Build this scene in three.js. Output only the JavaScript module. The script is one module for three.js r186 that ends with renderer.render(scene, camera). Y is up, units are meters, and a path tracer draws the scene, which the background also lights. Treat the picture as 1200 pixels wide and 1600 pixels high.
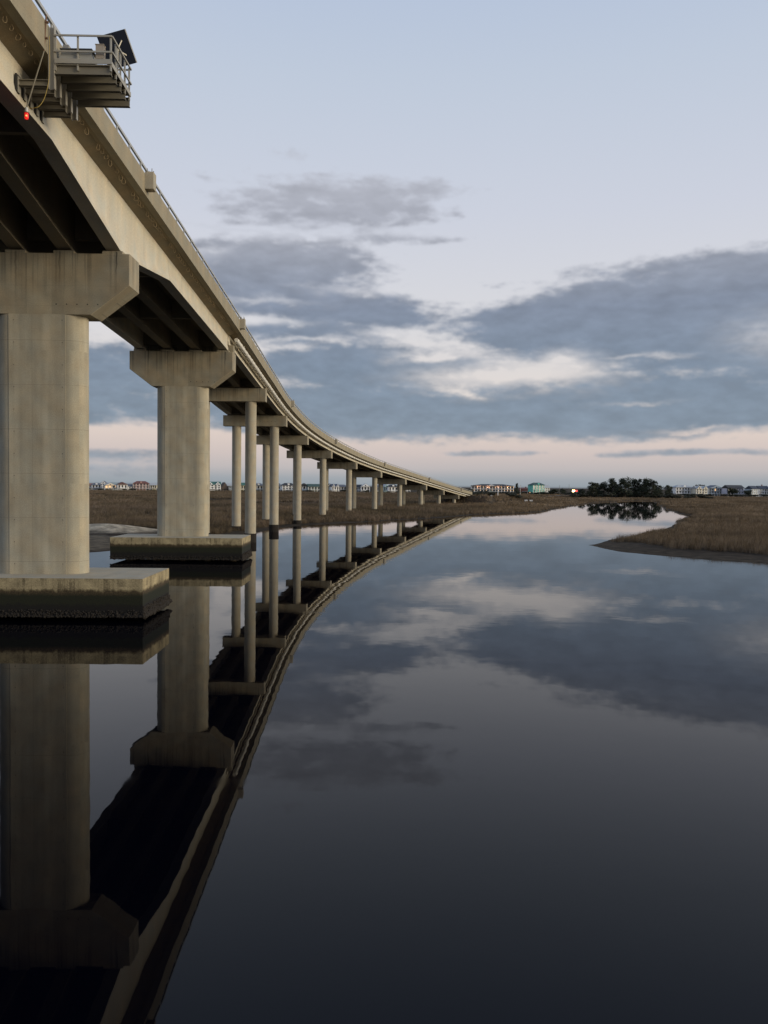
import * as THREE from 'three';
import { mergeGeometries, toCreasedNormals } from 'three/addons/utils/BufferGeometryUtils.js';

// ------------------------------------------------------------------ camera, sky, sun, exposure
const scene = new THREE.Scene();
const renderer = new THREE.WebGLRenderer({ antialias: true });
renderer.toneMapping = THREE.LinearToneMapping;
renderer.toneMappingExposure = 1.0;
renderer.shadowMap.enabled = true;
const camera = new THREE.PerspectiveCamera(63.6, 0.75, 0.1, 12000);
camera.position.set(0, 8.05, 0);
camera.rotation.set(-0.03178, 0, 0.0095);
scene.add(camera);

const rad = Math.PI / 180;
const SUN_AZ = 109, SUN_EL = 9;                       // azimuth clockwise from the view direction
const sunDir = new THREE.Vector3(Math.sin(SUN_AZ * rad) * Math.cos(SUN_EL * rad), Math.sin(SUN_EL * rad), -Math.cos(SUN_AZ * rad) * Math.cos(SUN_EL * rad));
const sun = new THREE.DirectionalLight(new THREE.Color().setRGB(1.0, 0.86, 0.64), 2.5);
sun.position.copy(sunDir).multiplyScalar(400).add(new THREE.Vector3(0, 0, -150));
sun.target.position.set(0, 0, -150);
sun.shadow.radius = 44;
sun.castShadow = true;
Object.assign(sun.shadow.camera, { left: -260, right: 260, top: 120, bottom: -120, near: 1, far: 900 });
sun.shadow.mapSize.set(2048, 2048);
scene.add(sun, sun.target);

// ------------------------------------------------------------------ noise
function mulberry(a) { return () => { a = (a + 0x6d2b79f5) | 0; let t = Math.imul(a ^ (a >>> 15), 1 | a); t = (t + Math.imul(t ^ (t >>> 7), 61 | t)) ^ t; return ((t ^ (t >>> 14)) >>> 0) / 4294967296; }; }
const PERM = new Uint8Array(512), GRX = new Float32Array(256), GRY = new Float32Array(256);
{ const r = mulberry(7), p = Array.from({ length: 256 }, (_, i) => i); for (let i = 255; i > 0; i--) { const j = Math.floor(r() * (i + 1)); [p[i], p[j]] = [p[j], p[i]]; } for (let i = 0; i < 512; i++) PERM[i] = p[i & 255]; for (let i = 0; i < 256; i++) { const a = r() * 6.28318; GRX[i] = Math.cos(a); GRY[i] = Math.sin(a); } }
function perlin(x, y, wx = 256, wy = 256) {
  const fx = Math.floor(x), fy = Math.floor(y), dx = x - fx, dy = y - fy;
  const x0 = ((fx % wx) + wx) % wx, x1 = (x0 + 1) % wx, y0 = ((fy % wy) + wy) % wy, y1 = (y0 + 1) % wy;
  const s = dx * dx * dx * (dx * (dx * 6 - 15) + 10), t = dy * dy * dy * (dy * (dy * 6 - 15) + 10);
  const g = (a, b, u, v) => { const h = PERM[PERM[a & 255] + (b & 255)]; return GRX[h] * u + GRY[h] * v; };
  const a = g(x0, y0, dx, dy), b = g(x1, y0, dx - 1, dy), c = g(x0, y1, dx, dy - 1), d = g(x1, y1, dx - 1, dy - 1);
  return (a + (b - a) * s + (c - a) * t + (a - b - c + d) * s * t) * 1.41;
}
function fbm(x, y, o = 5, g = 0.5) { let s = 0, a = 1, n = 0; for (let i = 0; i < o; i++) { s += a * perlin(x + i * 17.3, y - i * 9.1); n += a; a *= g; x *= 2.03; y *= 2.03; } return s / n; }
function tfbm(x, y, w, o = 5, g = 0.5) { let s = 0, a = 1, n = 0; for (let i = 0; i < o; i++) { s += a * perlin(x, y, w, w); n += a; a *= g; x *= 2; y *= 2; w *= 2; } return s / n; }   // tiles every w units
const clamp = (x, a = 0, b = 1) => Math.min(b, Math.max(a, x));
const sstep = (a, b, x) => { const t = clamp((x - a) / (b - a)); return t * t * (3 - 2 * t); };
const lerp = (a, b, t) => a + (b - a) * t;
const toLin = (c) => { c /= 255; return c <= 0.04045 ? c / 12.92 : Math.pow((c + 0.055) / 1.055, 2.4); };
function ramp(stops, x) { let i = 0; while (i < stops.length - 2 && x > stops[i + 1][0]) i++; const [x0, a] = stops[i], [x1, b] = stops[i + 1], t = clamp((x - x0) / (x1 - x0)); return [0, 1, 2].map((k) => lerp(a[k], b[k], t)); }

// ------------------------------------------------------------------ the sky: clear dusk air with the pink belt low down, and grey-blue clouds
{
  const W = 4096, H = 2048, data = new Float32Array(W * H * 4);
  const L = (r, g, b) => [toLin(r), toLin(g), toLin(b)];
  const air = [[0, L(148, 158, 166)], [0.5, L(160, 166, 172)], [1.2, L(190, 184, 184)], [2.2, L(207, 194, 190)], [3.4, L(219, 204, 196)], [6, L(225, 217, 212)], [11, L(217, 217, 221)], [18, L(204, 209, 222)], [26, L(191, 202, 219)], [34, L(175, 191, 217)], [60, L(138, 164, 208)], [90, L(126, 154, 204)]];
  const cloudy = [[0, L(150, 158, 168)], [2.5, L(148, 158, 170)], [4, L(126, 143, 160)], [8, L(120, 137, 157)], [12, L(126, 138, 158)], [16, L(154, 159, 172)], [22, L(172, 174, 184)], [40, L(178, 182, 192)]];
  // clouds in view: azimuth, elevation, half width, height above and below its middle (degrees), density
  const blobs = [[-3.7, 18.33, 8.3, 1.95, 1.85, .8], [-.2, 19.36, 4.89, 1.11, 1.11, .5], [1.6, 16.42, 4, .4, .4, .42], [-11.2, 16.92, 2.61, .35, .35, .35], [-7.0, 14.7, 7.2, 1.8, 1.6, 1.0], [-11, 12.9, 5.2, 1.0, 1.1, .75], [-3.9, 11.9, 7.4, 1.55, 1.05, 1.05], [-5.4, 10.2, 6.4, .8, .7, 1.0], [.8, 11.07, 2.66, .89, .44, .6], [3.8, 10.86, 2.22, .44, .44, .4], [-1.5, 8.3, 8.2, 1.35, 1.5, 1.1], [2.6, 8.39, 3.11, .62, .62, .6], [5.2, 5.28, 14.6, 1.86, 2.12, 1.1], [17.1, 5.18, 14, 2.12, 1.95, 1.1], [-4.5, 4.76, 8.86, 1.99, 1.55, .95], [14.1, 10.86, 9.26, 2.15, 2.67, 1.15], [21.7, 10.68, 9.49, 3.51, 3.51, 1.2], [27.8, 11.17, 8, 3.6, 4.4, 1.1], [19.3, 13.58, 6.71, .92, .84, .5], [14.1, 14.1, 2.8, .6, .43, .4], [22, 14.33, 4.94, .74, .49, .5], [10.8, 8.67, 2.62, .44, .39, .5], [7.8, 7.99, 2.64, .35, .35, .5], [14.2, 6.91, 3.01, .6, .6, .6], [7.5, 2.27, 4.18, .26, .22, .66], [20.7, 2.35, 6.23, .29, .25, .72], [15.5, 2.15, 2.57, .17, .17, .42], [-17.6, 7.33, 5.93, 2.12, 1.69, .9], [-17.6, 4.84, 6.35, 1.35, 1.19, .85], [-18, 2.06, 4.65, .34, .34, .5], [-19, 1.35, 7.5, .7, .9, .62], [-24.7, 5.85, 6.56, 2.46, 2.46, .9], [-6.8, 21.45, 1.6, .53, .53, .3], [-11.7, 19.84, 1.9, .43, .43, .3], [7.3, 13.61, 1.3, .35, .35, .3], [9.9, 13.66, .9, .26, .26, .25]];
  // clear gaps between them: azimuth, elevation, half width, half height, strength
  const gaps = [[-5.8, 9.86, 5.3, 0.21600000000000003, 0.5], [-8.0, 11.01, 2.42, 0.26, 0.55], [-8.9, 12.3, 3.07, 0.26, 0.4], [-0.1, 10.34, 2.0, 0.4, 0.7], [3.6, 8.9, 2.6, 0.5, 0.8], [8.3, 7.51, 4.62, 0.88, 1.0], [12.1, 8.39, 1.82, 0.69, 0.95], [5.6, 6.75, 2.6, 0.4, 0.75], [-8.9, 16.86, 4.39, 0.48, 0.8], [-5.0, 16.71, 2.43, 0.44, 0.8], [1.6, 17.1, 3.55, 0.31, 0.6], [17.4, 8.48, 2.54, 0.21, 0.45], [20.7, 3.79, 2.08, 0.17, 0.6], [17.1, 5.68, 1.7, 0.17, 0.4], [-11.9, 15.19, 1.3, 0.43, 0.5], [-1.9, 13.13, 2.22, 0.31, 0.45]];
  const below = L(110, 112, 118);
  for (let row = 0; row < H; row++) {
    const el = ((row + 0.5) / H - 0.5) * 180;
    if (el <= 0) { for (let c = 0; c < W; c++) data.set([...below, 1], (row * W + c) * 4); continue; }
    const base = ramp(air, el), cl = ramp(cloudy, el), ce = Math.cos(el * rad);
    for (let c = 0; c < W; c++) {
      const th = ((c + 0.5) / W - 0.5) * 360;                // atan2(z, x)
      let az = th + 90; if (az > 180) az -= 360;             // 0 ahead, clockwise
      const col = [...base];
      const toSun = Math.acos(clamp(ce * Math.cos((az - SUN_AZ) * rad), -1, 1)) / rad;
      const glow = Math.exp(-Math.pow(toSun / 26, 2)) * Math.exp(-el / 16);
      col[0] *= 1 + 1.5 * glow; col[1] *= 1 + 1.0 * glow; col[2] *= 1 + 0.35 * glow;
      if (el < 42) {
        const wx = fbm(az * 0.16 + 3, el * 0.42 + 9, 4) * 1.6, wy = fbm(az * 0.16 - 31, el * 0.42 + 55, 4) * 0.55;
        let f = 0;
        const out = sstep(25, 33, Math.abs(az));
        if (out < 1) {
          let keep = 1;
          for (const b of blobs) {
            const x = (az + wx - b[0]) / b[2], dy = el + wy * Math.min(1, b[3]) - b[1], y = dy / (dy > 0 ? b[3] : b[4]), q = x * x + y * y;
            if (q < 2.2) { const v = b[5] * Math.exp(-q * q * 0.9); keep *= 1 - Math.min(0.95, v * 0.92); }
          }
          f = (1 - keep) * (1 - out);
        }
        if (out > 0) f += out * clamp(0.72 + fbm(az * 0.055 + 80, el * 0.26 - 7, 4) * 1.5 - Math.max(0, Math.abs(el - 12) - 7) * 0.06 - (el < 3.2 ? 0.3 : 0));  // out-of-view cloud bank, added thick to lower the overall sky brightness
        if (f > 0.02) {
          const n = fbm(az * 0.42 + wx * 0.4, el * 1.25 + 40, 6, 0.56), fine = fbm(az * 2.2, el * 5.2 + 11, 4, 0.6);
          const puff = fbm(az * 0.95 - wx * 0.5 + 7, el * 2.6 + wy, 5, 0.55); let a = sstep(0.22, 0.84, f * 1.08 + n * (el > 12.5 ? lerp(0.4, 0.62, sstep(12.5, 17, el)) : 0.4) + puff * 0.34 * (1.15 - f * 0.8) + fine * 0.06);
          if (out < 1) { let hole = 0.3 * Math.exp(-(Math.pow((az - 25) / 2.6, 2) + Math.pow((el - 9.6) / 1.3, 2))); for (const b of gaps) { const q = Math.pow((az + wx * 1.1 - b[0]) / b[2], 2) + Math.pow((el + wy * 0.9 + n * 0.7 - b[1]) / (b[3] * 0.85), 2); if (q < 5) hole = Math.max(hole, b[4] * Math.exp(-q * 0.9)); } a *= 1 - clamp(hole * (1.15 + n * 1.3 + puff * 0.9)) * (1 - out); }
          a *= el > 14 ? lerp(0.95, 0.72, sstep(14, 22, el)) : 0.95;
          const tone = 1 - n * 0.2 + puff * 0.1 + fine * 0.03 + fbm(az * 0.4 + 5, el * 1.0, 3) * 0.14;
          const rim = a * (1 - a) * 0.28;
          for (let k = 0; k < 3; k++) col[k] = lerp(col[k], cl[k] * tone * (1 + 0.5 * glow), a) + rim * [0.2, 0.17, 0.15][k];
        }
      }
      const o = (row * W + c) * 4; data[o] = col[0]; data[o + 1] = col[1]; data[o + 2] = col[2]; data[o + 3] = 1;
    }
  }
  const tex = new THREE.DataTexture(data, W, H, THREE.RGBAFormat, THREE.FloatType);
  tex.mapping = THREE.EquirectangularReflectionMapping; tex.magFilter = THREE.LinearFilter; tex.minFilter = THREE.LinearFilter; tex.needsUpdate = true;
  scene.background = tex; scene.environment = tex;
}

// ------------------------------------------------------------------ materials
function pixelTexture(n, fn, srgb = true) {
  const d = new Uint8Array(n * n * 4);
  for (let y = 0; y < n; y++) for (let x = 0; x < n; x++) { const [r, g, b] = fn(x / n, y / n); const o = (y * n + x) * 4; d[o] = clamp(r, 0, 255); d[o + 1] = clamp(g, 0, 255); d[o + 2] = clamp(b, 0, 255); d[o + 3] = 255; }
  const t = new THREE.DataTexture(d, n, n); t.wrapS = t.wrapT = THREE.RepeatWrapping; t.magFilter = THREE.LinearFilter; t.minFilter = THREE.LinearMipmapLinearFilter;
  if (srgb) t.colorSpace = THREE.SRGBColorSpace; t.needsUpdate = true; return t;
}
const rep = (t, u, v) => { const c = t.clone(); c.repeat.set(u, v); c.needsUpdate = true; return c; };
// concrete: one tile is 8 m; blotches, rain streaks, board lines, pin holes
const concreteMap = pixelTexture(1024, (u, v) => {
  const blotch = tfbm(u * 6, v * 6, 6, 5), streak = tfbm(u * 48, v * 2 + 3, 48, 3) * 0.7 + tfbm(u * 12 + 5, v * 1, 12, 3), fine = tfbm(u * 128, v * 128, 128, 3);
  let k = 216 + blotch * 15 + streak * 9 + fine * 22;
  const seam = Math.abs(((v * 4 + 0.13) % 1) - 0.5) < 0.0035 ? 0.9 : 1;
  const hole = perlin(u * 200 + 31, v * 200 + 11, 200, 200) > 0.93 ? 0.55 : 1;
  k *= seam * hole; const warm = tfbm(u * 8 + 2, v * 8, 8, 3) * 10;
  return [k + warm, k * 0.965, k * 0.885 - warm];
});
const concreteBump = pixelTexture(512, (u, v) => { const k = 128 + tfbm(u * 64, v * 64, 64, 4) * 90; return [k, k, k]; }, false);
// pier shafts: lift joints, form panels, tie holes, run-off; pier caps: drips below the bearing seats (tiles of 8 m)
const pierMap = pixelTexture(1024, (u, v) => {
  const blotch = tfbm(u * 7, v * 5, 7, 5), streak = tfbm(u * 26, v * 1 + 3, 26, 4), fine = tfbm(u * 140, v * 140, 140, 3), wash = tfbm(u * 9 + 2, v * 1, 9, 3);
  let k = 206 + blotch * 24 + fine * 24 + streak * 14 + Math.max(0, wash) * 34; const x = u * 8, y = v * 8;
  const lift = Math.abs(((y + 0.7) % 2.667) - 1.3); if (lift < 0.018) k *= 0.9; else if (lift < 0.05 && ((y + 0.7) % 2.667) > 1.3) k *= 1.035;
  if (Math.abs(x - 7.55) < 0.012 || Math.abs(x - 4.0) < 0.01) k *= 0.9;
  for (const hx of [1.35, 6.45]) { const dy = ((y + 0.2) % 1.333) - 0.66, dx = x - hx; if (dx * dx + dy * dy < 0.0009) k *= 0.6; else if (Math.abs(dx + perlin(y * 3, hx) * 0.02) < 0.025 && dy < 0 && dy > -0.5) k *= 1 - 0.08 * (1 + dy / 0.5); }
  if (perlin(u * 210, v * 210, 210, 210) > 0.9) k *= 0.7;
  const warm = tfbm(u * 6 + 2, v * 6, 6, 3) * 9; return [k + warm, k * 0.965, k * 0.875 - warm];
});
const capMap = pixelTexture(1024, (u, v) => {
  const blotch = tfbm(u * 8, v * 7, 8, 5), fine = tfbm(u * 140, v * 140, 140, 3), x = u * 8, y = v * 8, below = 5.9 - y;
  let k = 204 + blotch * 26 + fine * 24; const panel = tfbm(Math.floor(u * 11) / 11 * 40 + 0.37, 0.4, 40, 2); k *= 1 + panel * 0.09;
  const drip = tfbm(u * 60 + 3, v * 1.0, 60, 3) + tfbm(u * 14 + 9, 0.3, 14, 2) * 0.8, reach = sstep(3.6, 0.3, below); k *= 1 - 0.17 * sstep(0.12, 0.55, drip) * reach;
  for (const [sx, w, len, dark] of [[1.2, 0.07, 2.6, 0.35], [4.6, 0.05, 1.5, 0.75], [6.6, 0.09, 3.2, 0.3]]) { const q = Math.abs(x - sx + perlin(y * 2.2, sx * 5) * 0.05); if (q < w && below > 0 && below < len) k *= 1 - dark * (1 - q / w) * (1 - below / len); }
  if (Math.abs(((y + 0.35) % 1.2) - 0.6) < 0.01) k *= 0.94; for (let i = 0; i < 5; i++) { const dx = x - 1 - i * 0.62, dy = y - 2.75; if (dx * dx + dy * dy < 0.0016) k *= 0.4; }
  const warm = tfbm(u * 6 + 2, v * 6, 6, 3) * 9; return [k + warm, k * 0.96, k * 0.87 - warm];
});
const M = {};
const std = (name, r, g, b, roughness = 0.9, more = {}) => { const m = new THREE.MeshStandardMaterial({ roughness, ...more }); m.color.setRGB(r, g, b); m.name = name; M[name] = m; return m; };
std('concrete', 0.56, 0.54, 0.49, 0.93, { map: rep(concreteMap, 1 / 8, 1 / 8), bumpMap: rep(concreteBump, 0.5, 0.5), bumpScale: 0.006 });
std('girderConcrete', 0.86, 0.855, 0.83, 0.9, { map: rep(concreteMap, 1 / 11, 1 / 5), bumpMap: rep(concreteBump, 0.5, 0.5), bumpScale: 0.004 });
std('shadedInnerConcrete', 0.38, 0.345, 0.29, 0.95, { map: rep(concreteMap, 1 / 11, 1 / 5) });  // inner girder concrete darkened: underside shade is put into the colour
std('parapetConcrete', 0.44, 0.415, 0.35, 0.93, { map: rep(concreteMap, 1 / 8, 1 / 8), bumpMap: rep(concreteBump, 0.5, 0.5), bumpScale: 0.006 });
std('pierConcrete', 0.60, 0.58, 0.53, 0.93, { map: rep(pierMap, 1 / 8, 1 / 8), bumpMap: rep(concreteBump, 0.5, 0.5), bumpScale: 0.006 });
std('capConcrete', 0.52, 0.495, 0.435, 0.93, { map: rep(capMap, 1 / 8, 1 / 8), bumpMap: rep(concreteBump, 0.5, 0.5), bumpScale: 0.006 });
std('shadedDeckConcrete', 0.33, 0.29, 0.22, 0.95, { map: rep(concreteMap, 1 / 8, 1 / 8) });  // slab colour lowered to paint in the shade between the girders
std('steel', 0.40, 0.375, 0.31, 0.55, { metalness: 0.35 });
std('galvanised', 0.5, 0.49, 0.45, 0.5, { metalness: 0.4 });
std('weathered', 0.21, 0.19, 0.145, 0.7, { metalness: 0.15 });
std('rust', 0.42, 0.32, 0.19, 0.9);
std('bearing', 0.03, 0.03, 0.03, 0.9);
std('pipe', 0.80, 0.78, 0.72, 0.55, { metalness: 0.1 });
std('oyster', 0.02, 0.016, 0.012, 1);
std('darkpile', 0.12, 0.10, 0.075, 1);

// stained footing sides: v = 0 at the underside, v = 1 at the top edge (2.2 m), 12 m along
const footSide = (() => {
  const W = 1024, H = 256, d = new Uint8Array(W * H * 4);
  for (let y = 0; y < H; y++) for (let x = 0; x < W; x++) {
    const u = x / W, m = (y / H) * 2.2, jag = tfbm(u * 40, y / H * 4, 40, 4), fine = tfbm(u * 160, y / H * 28, 160, 3), drip = tfbm(u * 70, 0.5, 70, 3);
    const clean = [166 + fine * 34, 152 + fine * 34, 118 + fine * 28], brown = [62, 52, 34], alga = [25, 28, 11], shell = [14, 12, 9];
    let c = clean.map((q) => q * (1 + tfbm(u * 16, y / H * 3 + 7, 16, 3) * 0.22));
    const mixc = (b, t) => { c = c.map((q, k) => lerp(q, b[k] * (1 + fine * 0.6), clamp(t))); };
    mixc([98, 88, 66], (0.25 + 0.75 * sstep(-0.1, 0.4, drip + jag * 0.4)) * sstep(-0.25, 0.3, tfbm(u * 9 + 3, y / H * 2, 9, 3) + 0.12) * 0.8);
    mixc(brown, sstep(1.62, 1.36, m + jag * 0.16 - Math.max(0, drip) * 0.14));
    mixc(alga, sstep(1.36, 1.12, m + jag * 0.1));
    mixc(shell, sstep(0.78, 0.55, m + jag * 0.2));
    if (m < 0.75 && perlin(u * 420, y * 0.55, 420, 256) > 0.62) c = [50 + 40 * fine, 46 + 34 * fine, 38];
    const o = (y * W + x) * 4; for (let k = 0; k < 3; k++) d[o + k] = clamp(c[k], 0, 255); d[o + 3] = 255;
  }
  const t = new THREE.DataTexture(d, W, H); t.wrapS = THREE.RepeatWrapping; t.wrapT = THREE.ClampToEdgeWrapping; t.magFilter = THREE.LinearFilter; t.colorSpace = THREE.SRGBColorSpace; t.needsUpdate = true; return t;
})();
std('footingSide', 1, 1, 1, 0.95, { map: footSide });
std('footingTop', 0.60, 0.565, 0.49, 0.93, { map: rep(concreteMap, 1 / 8, 1 / 8) });

// ------------------------------------------------------------------ building helpers
const used = {};
const numbered = (n) => { used[n] = (used[n] ?? -1) + 1; return used[n] ? n + '_' + String(used[n]).padStart(3, '0') : n; };
function tag(o, label, category, group, kind) { if (label) o.userData.label = label; if (category) o.userData.category = category; if (group) o.userData.group = group; if (kind) o.userData.kind = kind; return o; }
function thing(name, label, category, group, [x, y, z] = [0, 0, 0], turn = 0) { const g = new THREE.Group(); g.name = numbered(name); g.position.set(x, y, z); g.rotation.y = turn; scene.add(g); return tag(g, label, category, group); }
function part(name, geo, mat, parent) { const m = new THREE.Mesh(geo, mat); m.name = name; parent.add(m); return m; }
function boxUV(geo) {                                        // metres, on the plane each face lies in
  const g = geo.index ? geo.toNonIndexed() : geo; const p = g.attributes.position, uv = new Float32Array(p.count * 2), a = new THREE.Vector3(), b = new THREE.Vector3(), c = new THREE.Vector3();
  for (let i = 0; i < p.count; i += 3) {
    a.fromBufferAttribute(p, i); b.fromBufferAttribute(p, i + 1); c.fromBufferAttribute(p, i + 2); const n = b.clone().sub(a).cross(c.clone().sub(a)); const ax = Math.abs(n.x), ay = Math.abs(n.y), az = Math.abs(n.z);
    [a, b, c].forEach((q, k) => { const w = ay >= ax && ay >= az ? [q.x, q.z] : ax > az ? [q.z + 2.7, q.y] : [q.x, q.y]; uv[(i + k) * 2] = w[0]; uv[(i + k) * 2 + 1] = w[1]; });
  }
  g.setAttribute('uv', new THREE.BufferAttribute(uv, 2)); return g;
}
const box = (w, h, d, x = 0, y = 0, z = 0) => boxUV(new THREE.BoxGeometry(w, h, d).translate(x, y, z));   // centre x, z; centre y
const slab = (x0, x1, y0, y1, z0, z1) => box(x1 - x0, y1 - y0, z1 - z0, (x0 + x1) / 2, (y0 + y1) / 2, (z0 + z1) / 2);
function rod(a, b, r, seg = 7) { const A = new THREE.Vector3(...a), B = new THREE.Vector3(...b), d = B.clone().sub(A), g = new THREE.CylinderGeometry(r, r, d.length(), seg); g.applyQuaternion(new THREE.Quaternion().setFromUnitVectors(new THREE.Vector3(0, 1, 0), d.clone().normalize())); const m = A.add(B).multiplyScalar(0.5); return g.translate(m.x, m.y, m.z); }
function bar(a, b, w, h) { const A = new THREE.Vector3(...a), B = new THREE.Vector3(...b), d = B.clone().sub(A), g = new THREE.BoxGeometry(w, h, d.length()); const m = new THREE.Matrix4().lookAt(B, A, new THREE.Vector3(0, 1, 0)); g.applyMatrix4(m); const c = A.add(B).multiplyScalar(0.5); return boxUV(g.translate(c.x, c.y, c.z)); }
const merge = (list) => mergeGeometries(list.map((g) => { const q = g.index ? g.toNonIndexed() : g; for (const k of Object.keys(q.attributes)) if (!['position', 'normal', 'uv'].includes(k)) q.deleteAttribute(k); return q; }));

// ------------------------------------------------------------------ ground: one sheet of salt marsh, shaped by its shoreline, and the creek
const shore = [[-900, -40], [-300, 20], [-120, 62], [-49, 79], [-41, 88], [-38.4, 91.6], [-34.1, 95.7], [-33, 97.7], [-29.3, 106.5], [-25.1, 115.7], [-21.4, 136.7], [-19.1, 153.7], [-15.9, 164.3], [-12.3, 167.7], [-6.8, 176], [0, 188.7], [7.8, 199.6], [16.6, 213.9], [24.6, 234.8], [34.3, 245.5], [46.5, 260.8], [52.8, 272.4], [65, 310.6], [90.6, 383.3], [113.7, 444.6], [133.4, 484.9], [157.8, 528.9], [172.8, 543.8], [168, 505.8], [137.2, 415.4], [107.6, 316], [93.9, 262.2], [91, 244.4], [72.5, 204.9], [59.3, 170.8], [50.5, 154.9], [41.2, 137.7], [33.7, 124], [28.7, 115.3], [28.9, 109.4], [29.8, 104.2], [32.4, 98.7], [36.3, 94.6], [43, 87], [60, 74], [110, 52], [300, 0], [900, -60]];
const land = [...shore, [6000, 0], [6000, 6000], [-6000, 6000], [-6000, 0]];
function shoreDistance(X, D) {                               // + inside the land
  let best = 1e9, inside = false;
  for (let i = 0, n = land.length, j = n - 1; i < n; j = i++) {
    const [xi, yi] = land[i], [xj, yj] = land[j];
    if ((yi > D) !== (yj > D) && X < ((xj - xi) * (D - yi)) / (yj - yi) + xi) inside = !inside;
    const ex = xi - xj, ey = yi - yj, t = clamp(((X - xj) * ex + (D - yj) * ey) / (ex * ex + ey * ey)), q = (X - xj - ex * t) ** 2 + (D - yj - ey * t) ** 2; if (q < best) best = q;
  }
  return (inside ? 1 : -1) * Math.sqrt(best) + fbm(X * 0.08, D * 0.08, 3) * 2.2;
}
const ponds = [[-37, 330, 16, 34], [-81, 405, 26, 30], [-128, 470, 40, 24], [-170, 560, 70, 22], [-30, 455, 40, 18], [-120, 300, 20, 14], [-220, 520, 50, 26], [40, 560, 50, 16], [-60, 640, 70, 14]];
const pondAt = (X, D) => { let m = 9; for (const [a, b, w, l] of ponds) m = Math.min(m, Math.hypot((X - a) / w, (D - b) / l)); return m + fbm(X * 0.05, D * 0.05, 3) * 0.35; };
const ROAD = [[36.5, 366, 4.2], [52, 412, 3.2], [72, 470, 2.2], [105, 560, 1.5], [150, 690, 1.3], [190, 820, 1.3]];
function roadAt(X, D) { let best = [1e9, 0]; for (let i = 1; i < ROAD.length; i++) { const [x0, d0, h0] = ROAD[i - 1], [x1, d1, h1] = ROAD[i], ex = x1 - x0, ey = d1 - d0, t = clamp(((X - x0) * ex + (D - d0) * ey) / (ex * ex + ey * ey)), q = Math.hypot(X - x0 - ex * t, D - d0 - ey * t); if (q < best[0]) best = [q, lerp(h0, h1, t)]; } return best; }
const frontShore = [[28.7, 115.3], [28.9, 109.4], [29.8, 104.2], [32.4, 98.7], [36.3, 94.6], [43, 87], [60, 74], [110, 52]];
function frontDistance(X, D) { let b = 1e9; for (let i = 1; i < frontShore.length; i++) { const [x0, d0] = frontShore[i - 1], [x1, d1] = frontShore[i], ex = x1 - x0, ey = d1 - d0, t = clamp(((X - x0) * ex + (D - d0) * ey) / (ex * ex + ey * ey)); b = Math.min(b, Math.hypot(X - x0 - ex * t, D - d0 - ey * t)); } return b; }
function groundHeight(X, D, s = shoreDistance(X, D)) {
  let h = s < 0 ? Math.max(-1.6, s * 0.07) : 0.42 * (1 - Math.exp(-s / 9)) + fbm(X * 0.12, D * 0.12, 3) * 0.07 * Math.min(1, s / 4);
  if (s > 6) h += 0.75 * sstep(620, 760, D);
  if (s > 6 && D < 700) { const p = pondAt(X, D); h -= 0.75 * (1 - sstep(0.75, 1.05, p)); }
  if (s > 0) { h += 1.25 * Math.exp(-(((X + 44) / 9) ** 2 + ((D - 131) / 5.5) ** 2) * 1.3); }   // shell mound
  if (D > 330 && X > 0 && X < 240) { const [q, rh] = roadAt(X, D); if (q < 30) h = Math.max(h, lerp(rh, h, sstep(6.5, 15, q))); }
  return h;
}
{
  const NA = 470, NR = 270, pos = new Float32Array(NA * NR * 3), uv = new Float32Array(NA * NR * 2), col = new Float32Array(NA * NR * 3), idx = [];
  for (let j = 0; j < NR; j++) for (let i = 0; i < NA; i++) {
    const r = 58 * Math.pow(6500 / 58, j / (NR - 1)), a = (-74 + (148 * i) / (NA - 1)) * rad, X = r * Math.sin(a), D = r * Math.cos(a), s = shoreDistance(X, D), h = groundHeight(X, D, s), o = j * NA + i;
    pos.set([X, h, -D], o * 3); uv.set([X / 14, D / 14], o * 2);
    const creek = 1 - sstep(0.02, 0.05, Math.abs(perlin(X * 0.021 + 4, D * 0.011))), n = fbm(X * 0.03, D * 0.03, 4), mud = [0.085, 0.066, 0.045], soil = [0.05, 0.036, 0.024], far = [0.075, 0.058, 0.036], sand = [0.62, 0.54, 0.40];
    const t = sstep(3, 12, s + n * 4), fr = sstep(250, 700, r), sd = Math.exp(-(((X + 44) / 9.5) ** 2 + ((D - 131) / 6) ** 2) * 1.1);
    for (let k = 0; k < 3; k++) { let q = lerp(mud[k], lerp(soil[k], far[k], fr), t) * (1 + n * 0.5); q = lerp(q, sand[k], sstep(0.25, 0.45, sd + n * 0.1)); if (X < -24 && X > -64 && D < 121) q = lerp(q, [0.2, 0.165, 0.115][k] * (1 + n * 0.6), sstep(0.5, 3, s) * sstep(-24, -28, X)); if (s > 14) q = lerp(q, [0.15, 0.12, 0.082][k], creek * 0.8); col[o * 3 + k] = q; }
    if (i < NA - 1 && j < NR - 1) { const b = o + 1, c = o + NA, d = c + 1; idx.push(o, b, d, o, d, c); }
  }
  const g = new THREE.BufferGeometry(); g.setAttribute('position', new THREE.BufferAttribute(pos, 3)); g.setAttribute('uv', new THREE.BufferAttribute(uv, 2)); g.setAttribute('color', new THREE.BufferAttribute(col, 3)); g.setIndex(idx); g.computeVertexNormals();
  const grain = pixelTexture(512, (u, v) => { const k = 205 + tfbm(u * 10, v * 10, 10, 6, 0.62) * 120; return [k, k * 0.98, k * 0.95]; });
  const m = new THREE.MeshPhysicalMaterial({ roughness: 0.95, specularIntensity: 0.15, map: grain, vertexColors: true, bumpMap: grain, bumpScale: 0.1 });
  tag(part('marsh_ground', g, m, scene), 'flat brown salt marsh ground with muddy banks', 'ground', null, 'structure');
}
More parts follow.
